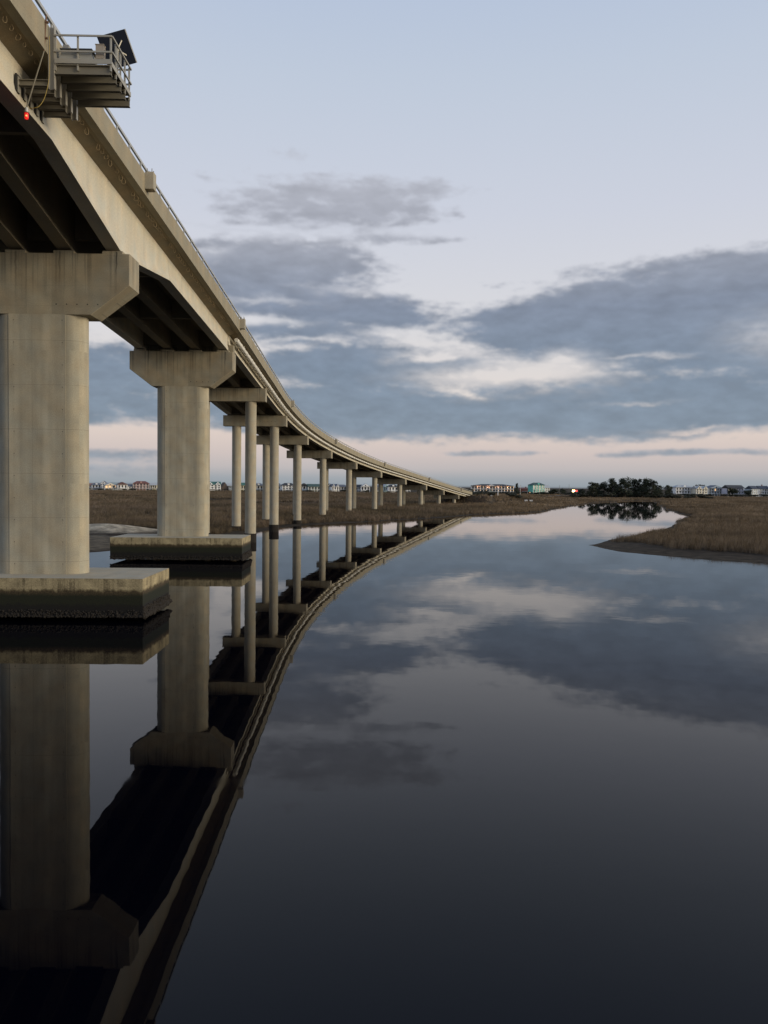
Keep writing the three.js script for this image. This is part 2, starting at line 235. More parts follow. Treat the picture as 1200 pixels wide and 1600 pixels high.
{
  const g = new THREE.CircleGeometry(7000, 96).rotateX(-Math.PI / 2); const p = g.attributes.position, uv = g.attributes.uv; for (let i = 0; i < p.count; i++) uv.setXY(i, p.getX(i) / 60, p.getZ(i) / 60);
  const ripple = pixelTexture(1024, (u, v) => { const k = 128 + tfbm(u * 12, v * 12, 12, 4, 0.55) * 110; return [k, k, k]; }, false);
  const slick = pixelTexture(512, (u, v) => { const k = 4.5 + 9 * sstep(0.22, 0.5, tfbm(u * 3, v * 26, 13, 5)); return [k, k, k]; }, false);
  const w = new THREE.MeshPhysicalMaterial({ roughness: 0.02, ior: 1.333, specularIntensity: 0.36, bumpMap: ripple, bumpScale: 0.006, roughnessMap: slick }); w.roughness = 1; w.color.setRGB(0.0011, 0.0013, 0.0032);
  tag(part('creek_water', g, w, scene), 'calm dark creek water mirroring the sky', 'water', null, 'structure');
}

// ------------------------------------------------------------------ marsh grass: nobody could count it
function tuftGeometry(seed, blades, spread, height, width) {
  const r = mulberry(seed), pos = [], nor = [];
  for (let i = 0; i < blades; i++) {
    const a = r() * 6.283, q = Math.sqrt(r()) * spread, x = Math.cos(a) * q, z = Math.sin(a) * q, h = height * (0.6 + 0.5 * r()), la = r() * 6.283, lean = (0.12 + 0.3 * r()) * h, w = width * (0.7 + 0.6 * r()), t = r() * 3.14, cx = Math.cos(t) * w, cz = Math.sin(t) * w;
    const mx = x + Math.cos(la) * lean * 0.35, mz = z + Math.sin(la) * lean * 0.35, tx = x + Math.cos(la) * lean, tz = z + Math.sin(la) * lean;
    const A = [x - cx, 0, z - cz], B = [x + cx, 0, z + cz], C = [mx - cx * 0.8, h * 0.55, mz - cz * 0.8], D = [mx + cx * 0.8, h * 0.55, mz + cz * 0.8], E = [tx, h, tz];
    pos.push(...A, ...B, ...D, ...A, ...D, ...C, ...C, ...D, ...E);
    for (let k = 0; k < 9; k++) nor.push(-cz / w * 0.85, 0.42, cx / w * 0.85);
  }
  const g = new THREE.BufferGeometry(); g.setAttribute('position', new THREE.Float32BufferAttribute(pos, 3)); g.setAttribute('normal', new THREE.Float32BufferAttribute(nor, 3)); g.normalizeNormals(); return g;
}
{
  const m = new THREE.MeshPhysicalMaterial({ roughness: 1, specularIntensity: 0.1, side: THREE.DoubleSide });
  const bands = [   // near to far: from, to, tufts per square metre, blades, spread, height, blade half width, label
    [74, 165, 9, 16, 0.34, 1.15, 0.010, 'thick brown marsh grass on the near banks of the creek'],
    [165, 310, 4.2, 16, 0.5, 1.15, 0.018, 'brown marsh grass standing around the bridge columns'],
    [310, 780, 0.42, 18, 1.5, 1.15, 0.05, 'wide brown marsh stretching back to the far houses']];
  const dummy = new THREE.Object3D(), c = new THREE.Color();
  bands.forEach(([r0, r1, dens, bl, sp, hh, ww, label], bi) => {
    const rnd = mulberry(100 + bi), spots = [], half = 33 * rad, n = Math.round(0.5 * (r1 * r1 - r0 * r0) * 2 * half * dens);
    for (let i = 0; i < n; i++) {
      const r = Math.sqrt(r0 * r0 + rnd() * (r1 * r1 - r0 * r0)), a = (rnd() * 2 - 1) * half, X = r * Math.sin(a), D = r * Math.cos(a), s = shoreDistance(X, D), k = rnd(), k2 = rnd(), k3 = rnd();
      if (s < 1.2 + (X < 20 && D < 180 ? 1.6 : 0) + fbm(X * 0.2, D * 0.2, 2) * 2.5 + k * 1.5) continue;
      if (X > 15 && D < 200 && frontDistance(X, D) < 8 + fbm(X * 0.15, D * 0.15, 2) * 3 + k * 1.5) continue;
      if (r < 310 && r > 165 && Math.abs(X) > r * 0.62) continue;
      if (D < 700 && pondAt(X, D) < 1.0) continue;
      if (X < -24 && D < 127 && X > -58) continue;
      if ((((X + 44) / 10.5) ** 2 + ((D - 131) / 6.5) ** 2) < 1) continue;
      if (D > 355 && X > 20 && roadAt(X, D)[0] < 7) continue;
      const patch = fbm(X * 0.045 + 9, D * 0.028, 4) + fbm(X * 0.3, D * 0.3, 2) * 0.22; if (Math.abs(perlin(X * 0.021 + 4, D * 0.011)) < 0.03 && s > 14) continue; if (patch < -0.34 && k < 0.75) continue;
      spots.push([X, groundHeight(X, D, s) - 0.03, D, k2, k3, patch, s]);
    }
    const im = new THREE.InstancedMesh(tuftGeometry(20 + bi, bl, sp, hh, ww), m, spots.length);
    spots.forEach(([X, y, D, k2, k3, patch, s], i) => {
      const edge = sstep(2, 14, s - 4);
      dummy.position.set(X, y, -D); dummy.rotation.set(0, k2 * 6.283, 0); const sc = (0.66 + 0.62 * k3 * k3 + patch * 0.65) * (0.75 + 0.25 * edge); dummy.scale.set(sc, sc, sc); dummy.updateMatrix(); im.setMatrixAt(i, dummy.matrix);
      const b = 0.72 + 0.45 * k3 + patch * 1.0, red = clamp(0.5 + patch * 0.9); const gold = sstep(10, 45, X - Math.max(0, D - 330) * 0.12); c.setRGB(lerp(lerp(0.145, 0.128, red), 0.182, gold) * b, lerp(lerp(0.116, 0.094, red), 0.133, gold) * b, lerp(lerp(0.075, 0.066, red), 0.084, gold) * b); im.setColorAt(i, c);
    });
    im.name = numbered('marsh_grass'); tag(im, label, 'grass', null, 'stuff'); scene.add(im);
  });
}

// ------------------------------------------------------------------ the bridge
// the outer (right-hand) top edge of the parapet: X, height, distance ahead
const edgePts = [[-13.0, 28.3, -60], [-13.5, 28.35, -20], [-13.95, 28.0, 12], [-14.4, 27.5, 34], [-14.7, 26.85, 51], [-14.98, 26.15, 68], [-15.3, 25.25, 88], [-15.75, 23.8, 115], [-15.95, 22.25, 141], [-14.76, 20.5, 167.5], [-11.6, 18.65, 193.5], [-6.6, 16.7, 218.5], [-0.1, 14.75, 243], [7.75, 12.85, 268], [15.75, 10.95, 293], [23.8, 9.05, 318], [31.8, 7.15, 343], [39.0, 5.6, 365]];
const curve = new THREE.CatmullRomCurve3(edgePts.map(([x, y, d]) => new THREE.Vector3(x, y, -d)), false, 'centripetal');
curve.arcLengthDivisions = 3000;
const LEN = curve.getLength();
function frame(s) {
  const t = clamp(s / LEN), p = curve.getPointAt(t), T = curve.getTangentAt(t); T.y = 0; T.normalize();
  return { p, T, N: new THREE.Vector3(-T.z, 0, T.x) };
}
const at = (s, u, v) => { const f = frame(s); return [f.p.x + f.N.x * u, f.p.y + v, f.p.z + f.N.z * u]; };
function sAt(d) { let a = 0, b = LEN; for (let i = 0; i < 40; i++) { const m = (a + b) / 2; if (-frame(m).p.z < d) a = m; else b = m; } return (a + b) / 2; }
// sweep a closed profile [[u, v], ...] (anticlockwise seen looking back along the bridge) from s0 to s1; shape(s) may give another profile at each station
function sweep(profile, s0, s1, step = 3, stations = null) {
  const at_ = stations ?? Array.from({ length: Math.max(2, Math.ceil((s1 - s0) / step) + 1) }, (_, i, n = Math.max(1, Math.ceil((s1 - s0) / step))) => s0 + ((s1 - s0) * i) / n);
  const prof = typeof profile === 'function' ? profile : () => profile, frames = at_.map(frame), P = at_.map((s, k) => prof(s).map(([u, v]) => { const f = frames[k]; return new THREE.Vector3(f.p.x + f.N.x * u, f.p.y + v, f.p.z + f.N.z * u); }));
  const pos = [], uv = [], n = P[0].length, q0 = prof(at_[0]); let acc = 0;
  for (let e = 0; e < n; e++) {
    const e2 = (e + 1) % n, len = Math.hypot(q0[e2][0] - q0[e][0], q0[e2][1] - q0[e][1]);
    for (let k = 0; k + 1 < at_.length; k++) {
      const a = P[k][e], b = P[k][e2], c = P[k + 1][e2], d = P[k + 1][e];
      for (const [v, uu, vv] of [[a, at_[k], acc], [b, at_[k], acc + len], [c, at_[k + 1], acc + len], [a, at_[k], acc], [c, at_[k + 1], acc + len], [d, at_[k + 1], acc]]) { pos.push(v.x, v.y, v.z); uv.push(uu, vv); }
    }
    acc += len;
  }
  for (const [k, flip] of [[0, false], [at_.length - 1, true]]) {
    const tri = THREE.ShapeUtils.triangulateShape(prof(at_[k]).map(([u, v]) => new THREE.Vector2(u, v)), []);
    for (const [a, b, c] of tri) for (const i of flip ? [a, c, b] : [a, b, c]) { const v = P[k][i], q = prof(at_[k])[i]; pos.push(v.x, v.y, v.z); uv.push(q[0], q[1]); }
  }
  const g = new THREE.BufferGeometry(); g.setAttribute('position', new THREE.Float32BufferAttribute(pos, 3)); g.setAttribute('uv', new THREE.Float32BufferAttribute(uv, 2));
  return toCreasedNormals(g, 0.35);
}
const bridge = thing('highway_bridge', 'long curving concrete highway bridge on tall piers crossing creek and marsh', 'bridge');
const WIDTH = 12.2;                                          // deck, edge to edge
const supports = [[-15, 'wall'], [51, 'wall'], [88, 'wall'], [115, 'bent'], [141, 'bent'], [167.5, 'bent'], [193.5, 'bent'], [218.5, 'bent'], [243, 'bent'], [268, 'bent'], [293, 'bent'], [318, 'bent'], [343, 'bent'], [364.3, 'end']].map(([d, kind]) => ({ d, kind, s: sAt(d) }));
const S2 = supports[2].s, S1 = supports[1].s, S0 = supports[0].s, SEND = LEN - 0.4;
const girderU = [-1.75, -4.65, -7.55, -10.45];
// deck slab, main spans with a thickened overhang, approach spans flat
const slabMain = [[-0.44, -0.95], [-0.44, -1.25], [-11.76, -1.25], [-11.76, -0.95]];
const slabApp = [[-0.44, -0.95], [-0.44, -1.25], [-11.76, -1.25], [-11.76, -0.95]];
part('deck_slab', sweep(slabMain, 0, S2 - 0.05, 4), M.shadedDeckConcrete, bridge);
for (const prof of [[[-0.66, -1.252], [-1.36, -1.52], [-1.36, -1.252]], [[-10.84, -1.252], [-10.84, -1.52], [-11.54, -1.252]]]) part('overhang_fillet', sweep(prof, 0, S2 - 0.1, 4), M.shadedDeckConcrete, bridge);
part('deck_slab', sweep(slabApp, S2, SEND, 4), M.shadedDeckConcrete, bridge);
// parapets, one length per span on each side
const parR = [[0, 0], [0, -1.255], [-0.435, -1.255], [-0.435, -0.95], [-0.33, -0.5], [-0.3, 0]], parL = [[-11.9, 0], [-11.87, -0.5], [-11.765, -0.95], [-11.765, -1.255], [-12.2, -1.255], [-12.2, 0]];
{
  const cuts = [0, ...supports.slice(1, -1).map((q) => q.s), SEND + 0.2];
  for (let i = 0; i + 1 < cuts.length; i++) { part('parapet', sweep(parR, cuts[i] + 0.012, cuts[i + 1] - 0.012, 2.5), M.parapetConcrete, bridge); part('parapet', sweep(parL, cuts[i] + 0.012, cuts[i + 1] - 0.012, 4), M.parapetConcrete, bridge); }
}
// girders
const girderProfile = (gu, depth) => { const b = -1.25 - depth, o = [[0.38, -1.27], [0.38, -1.55], [0.33, -1.75], [0.33, b + 0.62], [0.42, b + 0.22], [0.42, b]]; if (depth < 1.4) { o[2][1] = -1.6; o[3][1] = b + 0.38; } return [...o.map(([u, v]) => [gu + u, v]), ...o.slice().reverse().map(([u, v]) => [gu - u, v])]; };
const haunch = (s) => { const k = Math.min(Math.abs(s - S1), Math.abs(s - S0)); return 1.85 + 1.72 * (1 - clamp((k - 0.9) / 10.6)); };
const DEPTH_APP = 1.15;
for (const gu of girderU) {
  const gm = gu === girderU[0] || gu === girderU[3] ? M.girderConcrete : M.shadedInnerConcrete;
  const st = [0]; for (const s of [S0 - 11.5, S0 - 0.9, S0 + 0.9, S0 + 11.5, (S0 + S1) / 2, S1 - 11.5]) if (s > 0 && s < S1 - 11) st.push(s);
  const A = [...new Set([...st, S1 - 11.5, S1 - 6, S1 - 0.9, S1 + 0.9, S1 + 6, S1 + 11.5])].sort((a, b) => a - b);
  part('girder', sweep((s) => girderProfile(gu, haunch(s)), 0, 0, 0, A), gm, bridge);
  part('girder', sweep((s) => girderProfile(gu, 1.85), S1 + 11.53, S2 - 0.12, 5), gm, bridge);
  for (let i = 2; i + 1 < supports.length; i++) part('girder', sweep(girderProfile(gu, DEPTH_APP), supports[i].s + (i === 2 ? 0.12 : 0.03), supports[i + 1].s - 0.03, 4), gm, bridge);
}
// cross beams between the girders
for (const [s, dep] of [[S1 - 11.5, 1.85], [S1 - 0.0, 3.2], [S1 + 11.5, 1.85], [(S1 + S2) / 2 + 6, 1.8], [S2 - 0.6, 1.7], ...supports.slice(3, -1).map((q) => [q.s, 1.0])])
  for (let k = 0; k < 3; k++) part('cross_beam', sweep([[girderU[k] - 0.36, -1.27], [girderU[k] - 0.36, -1.25 - dep * 0.86], [girderU[k + 1] + 0.36, -1.25 - dep * 0.86], [girderU[k + 1] + 0.36, -1.27]], s - 0.15, s + 0.15, 1), M.shadedInnerConcrete, bridge);

function lump(r, seg, h0, h1, seed) { const g = new THREE.CylinderGeometry(r, r, h1 - h0, seg, 6, true).translate(0, (h0 + h1) / 2, 0), p = g.attributes.position; for (let i = 0; i < p.count; i++) { const a = Math.atan2(p.getZ(i), p.getX(i)), k = 1 + 0.09 * perlin(Math.cos(a) * 3 + seed, p.getY(i) * 4 + Math.sin(a) * 3); p.setX(i, p.getX(i) * k); p.setZ(i, p.getZ(i) * k); } g.computeVertexNormals(); return g; }
const grp = (name, parent) => { const g = new THREE.Group(); g.name = name; parent.add(g); return g; };
supports.forEach((q, qi) => {
  const f = frame(q.s), C = [f.p.x - f.N.x * WIDTH / 2, f.p.z - f.N.z * WIDTH / 2], top = f.p.y;
  const pier = grp(q.kind === 'end' ? 'abutment' : 'pier', bridge); pier.position.set(C[0], 0, C[1]); pier.rotation.y = Math.atan2(-f.N.z, f.N.x);
  if (q.kind === 'wall') {
    const isTwo = qi === 2, soffit = top - 1.25 - (isTwo ? 1.85 : 3.57), capTop = soffit - 0.27, capBot = capTop - 3.6;
    const sh = new THREE.Shape(); [[-5.35, capTop], [-5.35, capTop - 1.85], [-3.05, capBot], [3.05, capBot], [5.35, capTop - 1.85], [5.35, capTop]].forEach(([x, y], i) => (i ? sh.lineTo(x, y) : sh.moveTo(x, y)));
    part('pier_cap', boxUV(new THREE.ExtrudeGeometry(sh, { depth: 2.0, bevelEnabled: true, bevelSize: 0.03, bevelThickness: 0.03, bevelSegments: 1 }).translate(0, 0, -1.0)), M.capConcrete, pier);
    if (isTwo) part('back_ledge', slab(-5.25, 5.25, capTop + 0.002, capTop + 0.92, -0.98, -0.16), M.capConcrete, pier);
    for (const gu of girderU) {
      const x = gu + WIDTH / 2;
      part('bearing_seat', slab(x - 0.6, x + 0.6, capTop + 0.002, capTop + 0.2, isTwo ? -0.14 : -0.9, 1.0), M.capConcrete, pier);
      part('bearing_pad', slab(x - 0.34, x + 0.34, capTop + 0.2, capTop + 0.27, 0.05, 0.7), M.bearing, pier);
    }
    const ps = new THREE.Shape(), hl = 1.7, rr = 1.0, ff = 1.025; ps.moveTo(-hl, -ff); ps.lineTo(hl, -ff); ps.absarc(hl, 0, rr, -Math.PI / 2, Math.PI / 2, false); ps.lineTo(hl, ff); ps.lineTo(-hl, ff); ps.absarc(-hl, 0, rr, Math.PI / 2, Math.PI * 1.5, false);
    const sg = boxUV(new THREE.ExtrudeGeometry(ps, { depth: capBot - 2.5, bevelEnabled: false, curveSegments: 14 }).rotateX(-Math.PI / 2).translate(qi === 1 ? -0.15 : 0, 2.5, 0));
    part('pier_shaft', toCreasedNormals(sg, 0.4), M.pierConcrete, pier);
    const foot = grp('footing', pier), w = 6.75, dz = 3.15;
    const g = new THREE.BoxGeometry(w * 2, 2.2, dz * 2).translate(0, 1.4, 0), uv = g.attributes.uv, nn = g.attributes.normal, pp = g.attributes.position;
    for (let i = 0; i < uv.count; i++) { if (Math.abs(nn.getY(i)) > 0.5) uv.setXY(i, pp.getX(i), pp.getZ(i)); else uv.setXY(i, (Math.abs(nn.getZ(i)) > 0.5 ? pp.getX(i) : pp.getZ(i) + 3.3) / 12 + qi * 0.37, (pp.getY(i) - 0.3) / 2.2); }
    const blk = part('footing_block', g, [M.footingSide, M.footingSide, M.footingTop, M.darkpile, M.footingSide, M.footingSide], foot);
    // oysters on the lower band of the sides
    const rnd = mulberry(50 + qi), crust = []; const ico = new THREE.IcosahedronGeometry(1, 0);
    for (let i = 0; i < 1500; i++) {
      const side = rnd() < 0.68 ? 1 : 0, e = rnd() * 2 - 1, y = 0.26 + Math.pow(rnd(), 1.8) * (side ? 0.4 : 0.62), r = (side ? 0.025 : 0.04) + (side ? 0.05 : 0.11) * rnd() * (1.1 - y), x = side ? e * w : w + r * 0.5, z = side ? (rnd() < 0.9 ? dz + r * 0.4 : -dz) : e * dz;
      crust.push(ico.clone().scale(r * (0.8 + rnd()), r * (0.6 + rnd()), r * (0.8 + rnd())).rotateY(rnd() * 6).rotateX(rnd() * 2).translate(x, y, z));
    }
    tag(part('oyster_crust', merge(crust), M.oyster, foot), null, null, null, 'stuff');
    for (let i = -2; i <= 2; i++) for (const z of [-2.2, -0.8, 0.6]) part('pile', new THREE.CylinderGeometry(0.4, 0.4, 2.6, 12).translate(i * 2.7, -1.0, z), M.darkpile, foot);
  } else if (q.kind === 'bent') {
    const capTop = top - 1.25 - DEPTH_APP - 0.1, capBot = capTop - 1.8;
    part('pier_cap', boxUV(new THREE.BoxGeometry(10.7, 1.8, 1.7).translate(0, (capTop + capBot) / 2, 0)), M.capConcrete, pier);
    for (const gu of girderU) part('bearing_pad', slab(gu + WIDTH / 2 - 0.3, gu + WIDTH / 2 + 0.3, capTop + 0.001, capTop + 0.1, -0.7, 0.7), M.bearing, pier);
    for (const x of [-3.2, 3.25]) {
      const wx = C[0] + f.N.x * x, wz = C[1] + f.N.z * x, gh = groundHeight(wx, -wz), y0 = Math.min(-0.8, gh - 1);
      const cg = new THREE.CylinderGeometry(0.77, 0.77, capBot - y0, 28, 1, true).translate(0, (capBot + y0) / 2, 0), uv = cg.attributes.uv, p = cg.attributes.position; for (let i = 0; i < uv.count; i++) uv.setXY(i, uv.getX(i) * 4.84 + qi, p.getY(i));
      const col = part('column', cg.translate(x, 0, 0), M.concrete, pier);
      if (gh < 0.45) { const c1 = lump(0.84, 22, Math.min(gh, 0) - 0.6, gh < 0.1 ? 1.25 : gh + 0.75, qi * 7 + x); part('oyster_collar', c1.translate(x, 0, 0), M.oyster, col); }
    }
  } else {
    part('abutment_wall', slab(-6.3, 6.3, 0.2, top - 2.42, -0.2, 1.1), M.capConcrete, pier);
    part('back_wall', slab(-6.1, 6.1, top - 2.41, top - 1.26, -0.5, -0.34), M.capConcrete, pier);
    for (const x of [-6.45, 6.18]) part('wing_wall', slab(x, x + 0.3, 0.2, top - 1.27, -7, -0.3), M.capConcrete, pier);
  }
});
// pedestals for lamp posts on the outer face of the parapet
for (const d of [51, 87.3, 141, 193.5, 243, 293, 343]) {
  const s = sAt(d), pd = grp('lamp_pedestal', bridge); const [x, y, z] = at(s, 0, 0), f = frame(s); pd.position.set(x, y, z); pd.rotation.y = Math.atan2(-f.N.z, f.N.x);
  part('block', slab(0.004, 0.52, -0.92, 0.1, -0.32, 0.32), M.concrete, pd);
  for (const [bx, bz] of [[0.12, -0.2], [0.4, -0.2], [0.12, 0.2], [0.4, 0.2]]) part('anchor_bolt', rod([bx, 0.1, bz], [bx, 0.33, bz], 0.022), M.weathered, pd);
}
// metal rail on the outer parapet
{
  const railP = (u, v, w, h) => [[u + w, v + h], [u + w, v], [u, v], [u, v + h]];
  part('hand_rail', sweep(railP(-0.12, 0.33, 0.11, 0.14), 20, SEND, 2.5), M.galvanised, bridge);
  part('hand_rail', sweep(railP(-12.12, 0.24, 0.12, 0.09), 20, SEND, 4), M.galvanised, bridge);
  const postG = slab(-0.11, -0.03, -0.02, 0.5, -0.07, 0.07); const far = [];
  for (let s = S1 - 24, i = 0; s < SEND - 1; s += 2.3, i++) {
    const f = frame(s), rot = Math.atan2(-f.N.z, f.N.x);
    if (i < 60) { const p = part('rail_post', postG, M.galvanised, bridge); p.position.copy(f.p); p.rotation.y = rot; } else far.push(postG.clone().rotateY(rot).translate(f.p.x, f.p.y, f.p.z));
  }
  tag(part('rail_post', merge(far), M.galvanised, bridge), null, null, null, 'stuff');
}
// wire loops left hanging under the overhang of the main spans
{
  const loops = [0, 1, 2].map((k) => { const pts = []; const w = 0.085 + 0.02 * k, h = 0.17 - 0.015 * k; for (let i = 0; i <= 14; i++) { const a = (i / 14) * 6.283; pts.push(new THREE.Vector3(Math.sin(a) * w * (1 - 0.25 * Math.cos(a)), -h + Math.cos(a) * h, Math.sin(a * 2) * 0.02)); } return new THREE.TubeGeometry(new THREE.CatmullRomCurve3(pts), 14, 0.009, 4); });
  const r = mulberry(4); let k = 0;
  for (let s = sAt(29); s < S2 - 3; s += 0.62 + 0.12 * (r() - 0.5)) { if (r() < 0.2) { k++; continue; } const l = part('hanging_loop', loops[k++ % 3], M.rust, bridge); l.position.set(...at(s, -0.6, -1.262)); l.rotation.y = (r() - 0.5) * 0.9; l.scale.setScalar(0.62 + 0.5 * r()); }
}
// ------------------------------------------------------------------ wrapped utility pipe slung beside the outer girder of the approach spans
{
  const pipe = thing('utility_pipe', 'pale wrapped utility pipe slung under the outer edge of the bridge', 'pipe');
  const ringsTo = sAt(215), U = -0.72, V = -1.66, N = 12, pos = [], idx = [];
  const st = []; for (let s = S2 + 1.2; s < ringsTo; s += 0.17) st.push(s); for (let s = ringsTo; s < SEND; s += 2) st.push(s);
  st.forEach((s, k) => { const f = frame(s), r = s < ringsTo ? [0.15, 0.15, 0.24, 0.24][k % 4] : 0.21; for (let i = 0; i < N; i++) { const a = (i / N) * 6.2832; pos.push(f.p.x + f.N.x * (U + Math.cos(a) * r), f.p.y + V + Math.sin(a) * r, f.p.z + f.N.z * (U + Math.cos(a) * r)); if (k) { const a0 = (k - 1) * N + i, a1 = (k - 1) * N + (i + 1) % N, b0 = k * N + i, b1 = k * N + (i + 1) % N; idx.push(a0, a1, b1, a0, b1, b0); } } });
  const g = new THREE.BufferGeometry(); g.setAttribute('position', new THREE.Float32BufferAttribute(pos, 3)); g.setIndex(idx); g.computeVertexNormals(); M.pipe.side = THREE.DoubleSide;
  part('pipe_wrapping', g, M.pipe, pipe);
  const e = part('end_cap', new THREE.CylinderGeometry(0.2, 0.2, 0.06, 16).rotateX(Math.PI / 2), M.pipe, pipe); e.position.set(...at(S2 + 1.17, U, V));
  const rodG = merge([slab(-0.06, 0.06, 0.19, 0.41, -0.04, 0.04), new THREE.TorusGeometry(0.25, 0.035, 5, 16)]);
  const r = mulberry(9);
  for (let s = S2 + 1.9, i = 0; s < sAt(300); s += 2.05, i++) { const f = frame(s), h = part('pipe_hanger', rodG, M.pipe, pipe); h.position.set(...at(s, U, V)); h.rotation.y = Math.atan2(-f.N.z, f.N.x); if (i % 6 === 2) { const v = part('valve', merge([rod([0.1, 0.2, 0], [0.1, 0.5 - 0.12, 0], 0.06), new THREE.SphereGeometry(0.09, 8, 6).translate(0.1, 0.4, 0)]), M.pipe, pipe); v.position.copy(h.position); v.rotation.copy(h.rotation); } }
}

// ------------------------------------------------------------------ service platform hung outside the parapet, with the things on it
const P0 = sAt(35.7), PF = frame(P0), PROT = Math.atan2(-PF.N.z, PF.N.x), PORG = [PF.p.x, PF.p.y, PF.p.z];   // local x outwards, y from the parapet's top, z towards the near end
{
  const pl = thing('service_platform', 'steel service platform with guard rails hung outside the bridge parapet', 'platform', null, PORG, PROT);
  const fz = [0, -0.66, -1.32, -1.98, -2.64];
  const channel = (x0, x1, y0, y1, z) => merge([slab(x0, x1, y0, y1, z - 0.014, z + 0.014), slab(x0, x1, y1 - 0.03, y1, z - 0.1, z + 0.1), slab(x0, x1, y0, y0 + 0.03, z - 0.1, z + 0.1)]);
  const upright = (x, y0, y1, z) => merge([slab(x - 0.1, x + 0.1, y0, y1, z - 0.012, z + 0.012), slab(x + 0.1, x + 0.13, y0, y1, z - 0.1, z + 0.1), slab(x - 0.13, x - 0.1, y0, y1, z - 0.1, z + 0.1)]);
  fz.forEach((z, k) => {
    const drop = k * 0.03;
    part('upright', upright(0.14, -2.68 - drop, k ? -1.5 : -0.08, z), M.steel, pl);
    part('cantilever_beam', channel(0.28, 2.66, -2.06 - drop, -1.66 - drop, z), M.weathered, pl);
    part('strut', channel(-1.24, 0.0, -2.56 - drop, -2.3 - drop, z), M.weathered, pl);
    part('end_plate', slab(-1.27, -1.24, -2.85 - drop, -2.2 - drop, z - 0.14, z + 0.14), M.steel, pl);
    part('packing_block', slab(-1.36, -1.28, -2.8 - drop, -2.1 - drop, z - 0.2, z + 0.2), M.bearing, pl);
  });
  part('toe_board', slab(0.28, 2.7, -1.62, -1.42, 0.1, 0.13), M.steel, pl);
  part('toe_board', slab(2.67, 2.7, -1.7, -1.5, -2.7, 0.09), M.steel, pl);
  for (let i = 0; i < 8; i++) part('floor_grating', slab(0.3 + i * 0.295, 0.3 + i * 0.295 + 0.27, -1.65, -1.63, -2.7, 0.09), M.weathered, pl);
  const rs = [[0.3, 0.06], [1.25, 0.06], [2.64, 0.06], [2.64, -0.62], [2.64, -1.28], [2.64, -1.94], [2.64, -2.62], [1.4, -2.64]];
  for (const [x, z] of rs) part('guard_post', slab(x - 0.035, x + 0.035, -1.9, -0.42, z - 0.035, z + 0.035), M.steel, pl);
  for (const y of [-0.46, -1.12]) { part('guard_rail', slab(0.25, 2.7, y - 0.035, y + 0.035, 0.1, 0.15), M.steel, pl); part('guard_rail', slab(2.68, 2.74, y - 0.035, y + 0.035, -2.7, 0.09), M.steel, pl); part('guard_rail', slab(0.25, 2.67, y - 0.035, y + 0.035, -2.74, -2.69), M.steel, pl); }
}
std('panelBack', 0.012, 0.016, 0.028, 0.35); std('panelFrame', 0.75, 0.74, 0.7, 0.4, { metalness: 0.3 });
{
  const [x, y, z] = at(sAt(38.0), 2.2, 0.30), t = thing('solar_panel', 'dark solar panel tilted on its bracket above the service platform', 'solar panel', null, [x, y, z]);
  const w = new THREE.Vector3(-0.33, 0.42, -0.85).normalize(), r = new THREE.Vector3().crossVectors(w, new THREE.Vector3(0, 1, 0)).normalize(), up = new THREE.Vector3().crossVectors(r, w), th = 24 * rad;
  const e1 = r.clone().multiplyScalar(Math.cos(th)).addScaledVector(up, Math.sin(th)), e2 = new THREE.Vector3().crossVectors(w, e1);
  const m = new THREE.Matrix4().makeBasis(e1, e2, w); t.quaternion.setFromRotationMatrix(m);
  part('panel', slab(-0.62, 0.62, -0.66, 0.66, 0.005, 0.03), M.panelBack, t);
  for (const [a, b, c, d] of [[-0.65, 0.65, 0.66, 0.69], [-0.65, 0.65, -0.69, -0.66]]) part('frame', slab(a, b, c, d, 0, 0.05), M.panelBack, t);
  part('frame', slab(0.62, 0.66, -0.69, 0.69, -0.004, 0.052), M.panelFrame, t); part('frame', slab(-0.66, -0.62, -0.69, 0.69, -0.004, 0.052), M.panelBack, t);
  for (const p of [[0.02, 0.02, -0.12], [0.3, 0.3, 0], [0.32, -0.3, 0]]) part('bracket', bar([0.0, 0.0, -0.2], p[2] ? [0, 0, 0] : p, 0.045, 0.045), M.steel, t);
  const post = part('post', rod([0, 0, 0], [0, -1.5, 0], 0.04), M.steel, t); post.position.set(0, 0, -0.2); post.quaternion.copy(t.quaternion).invert();
}
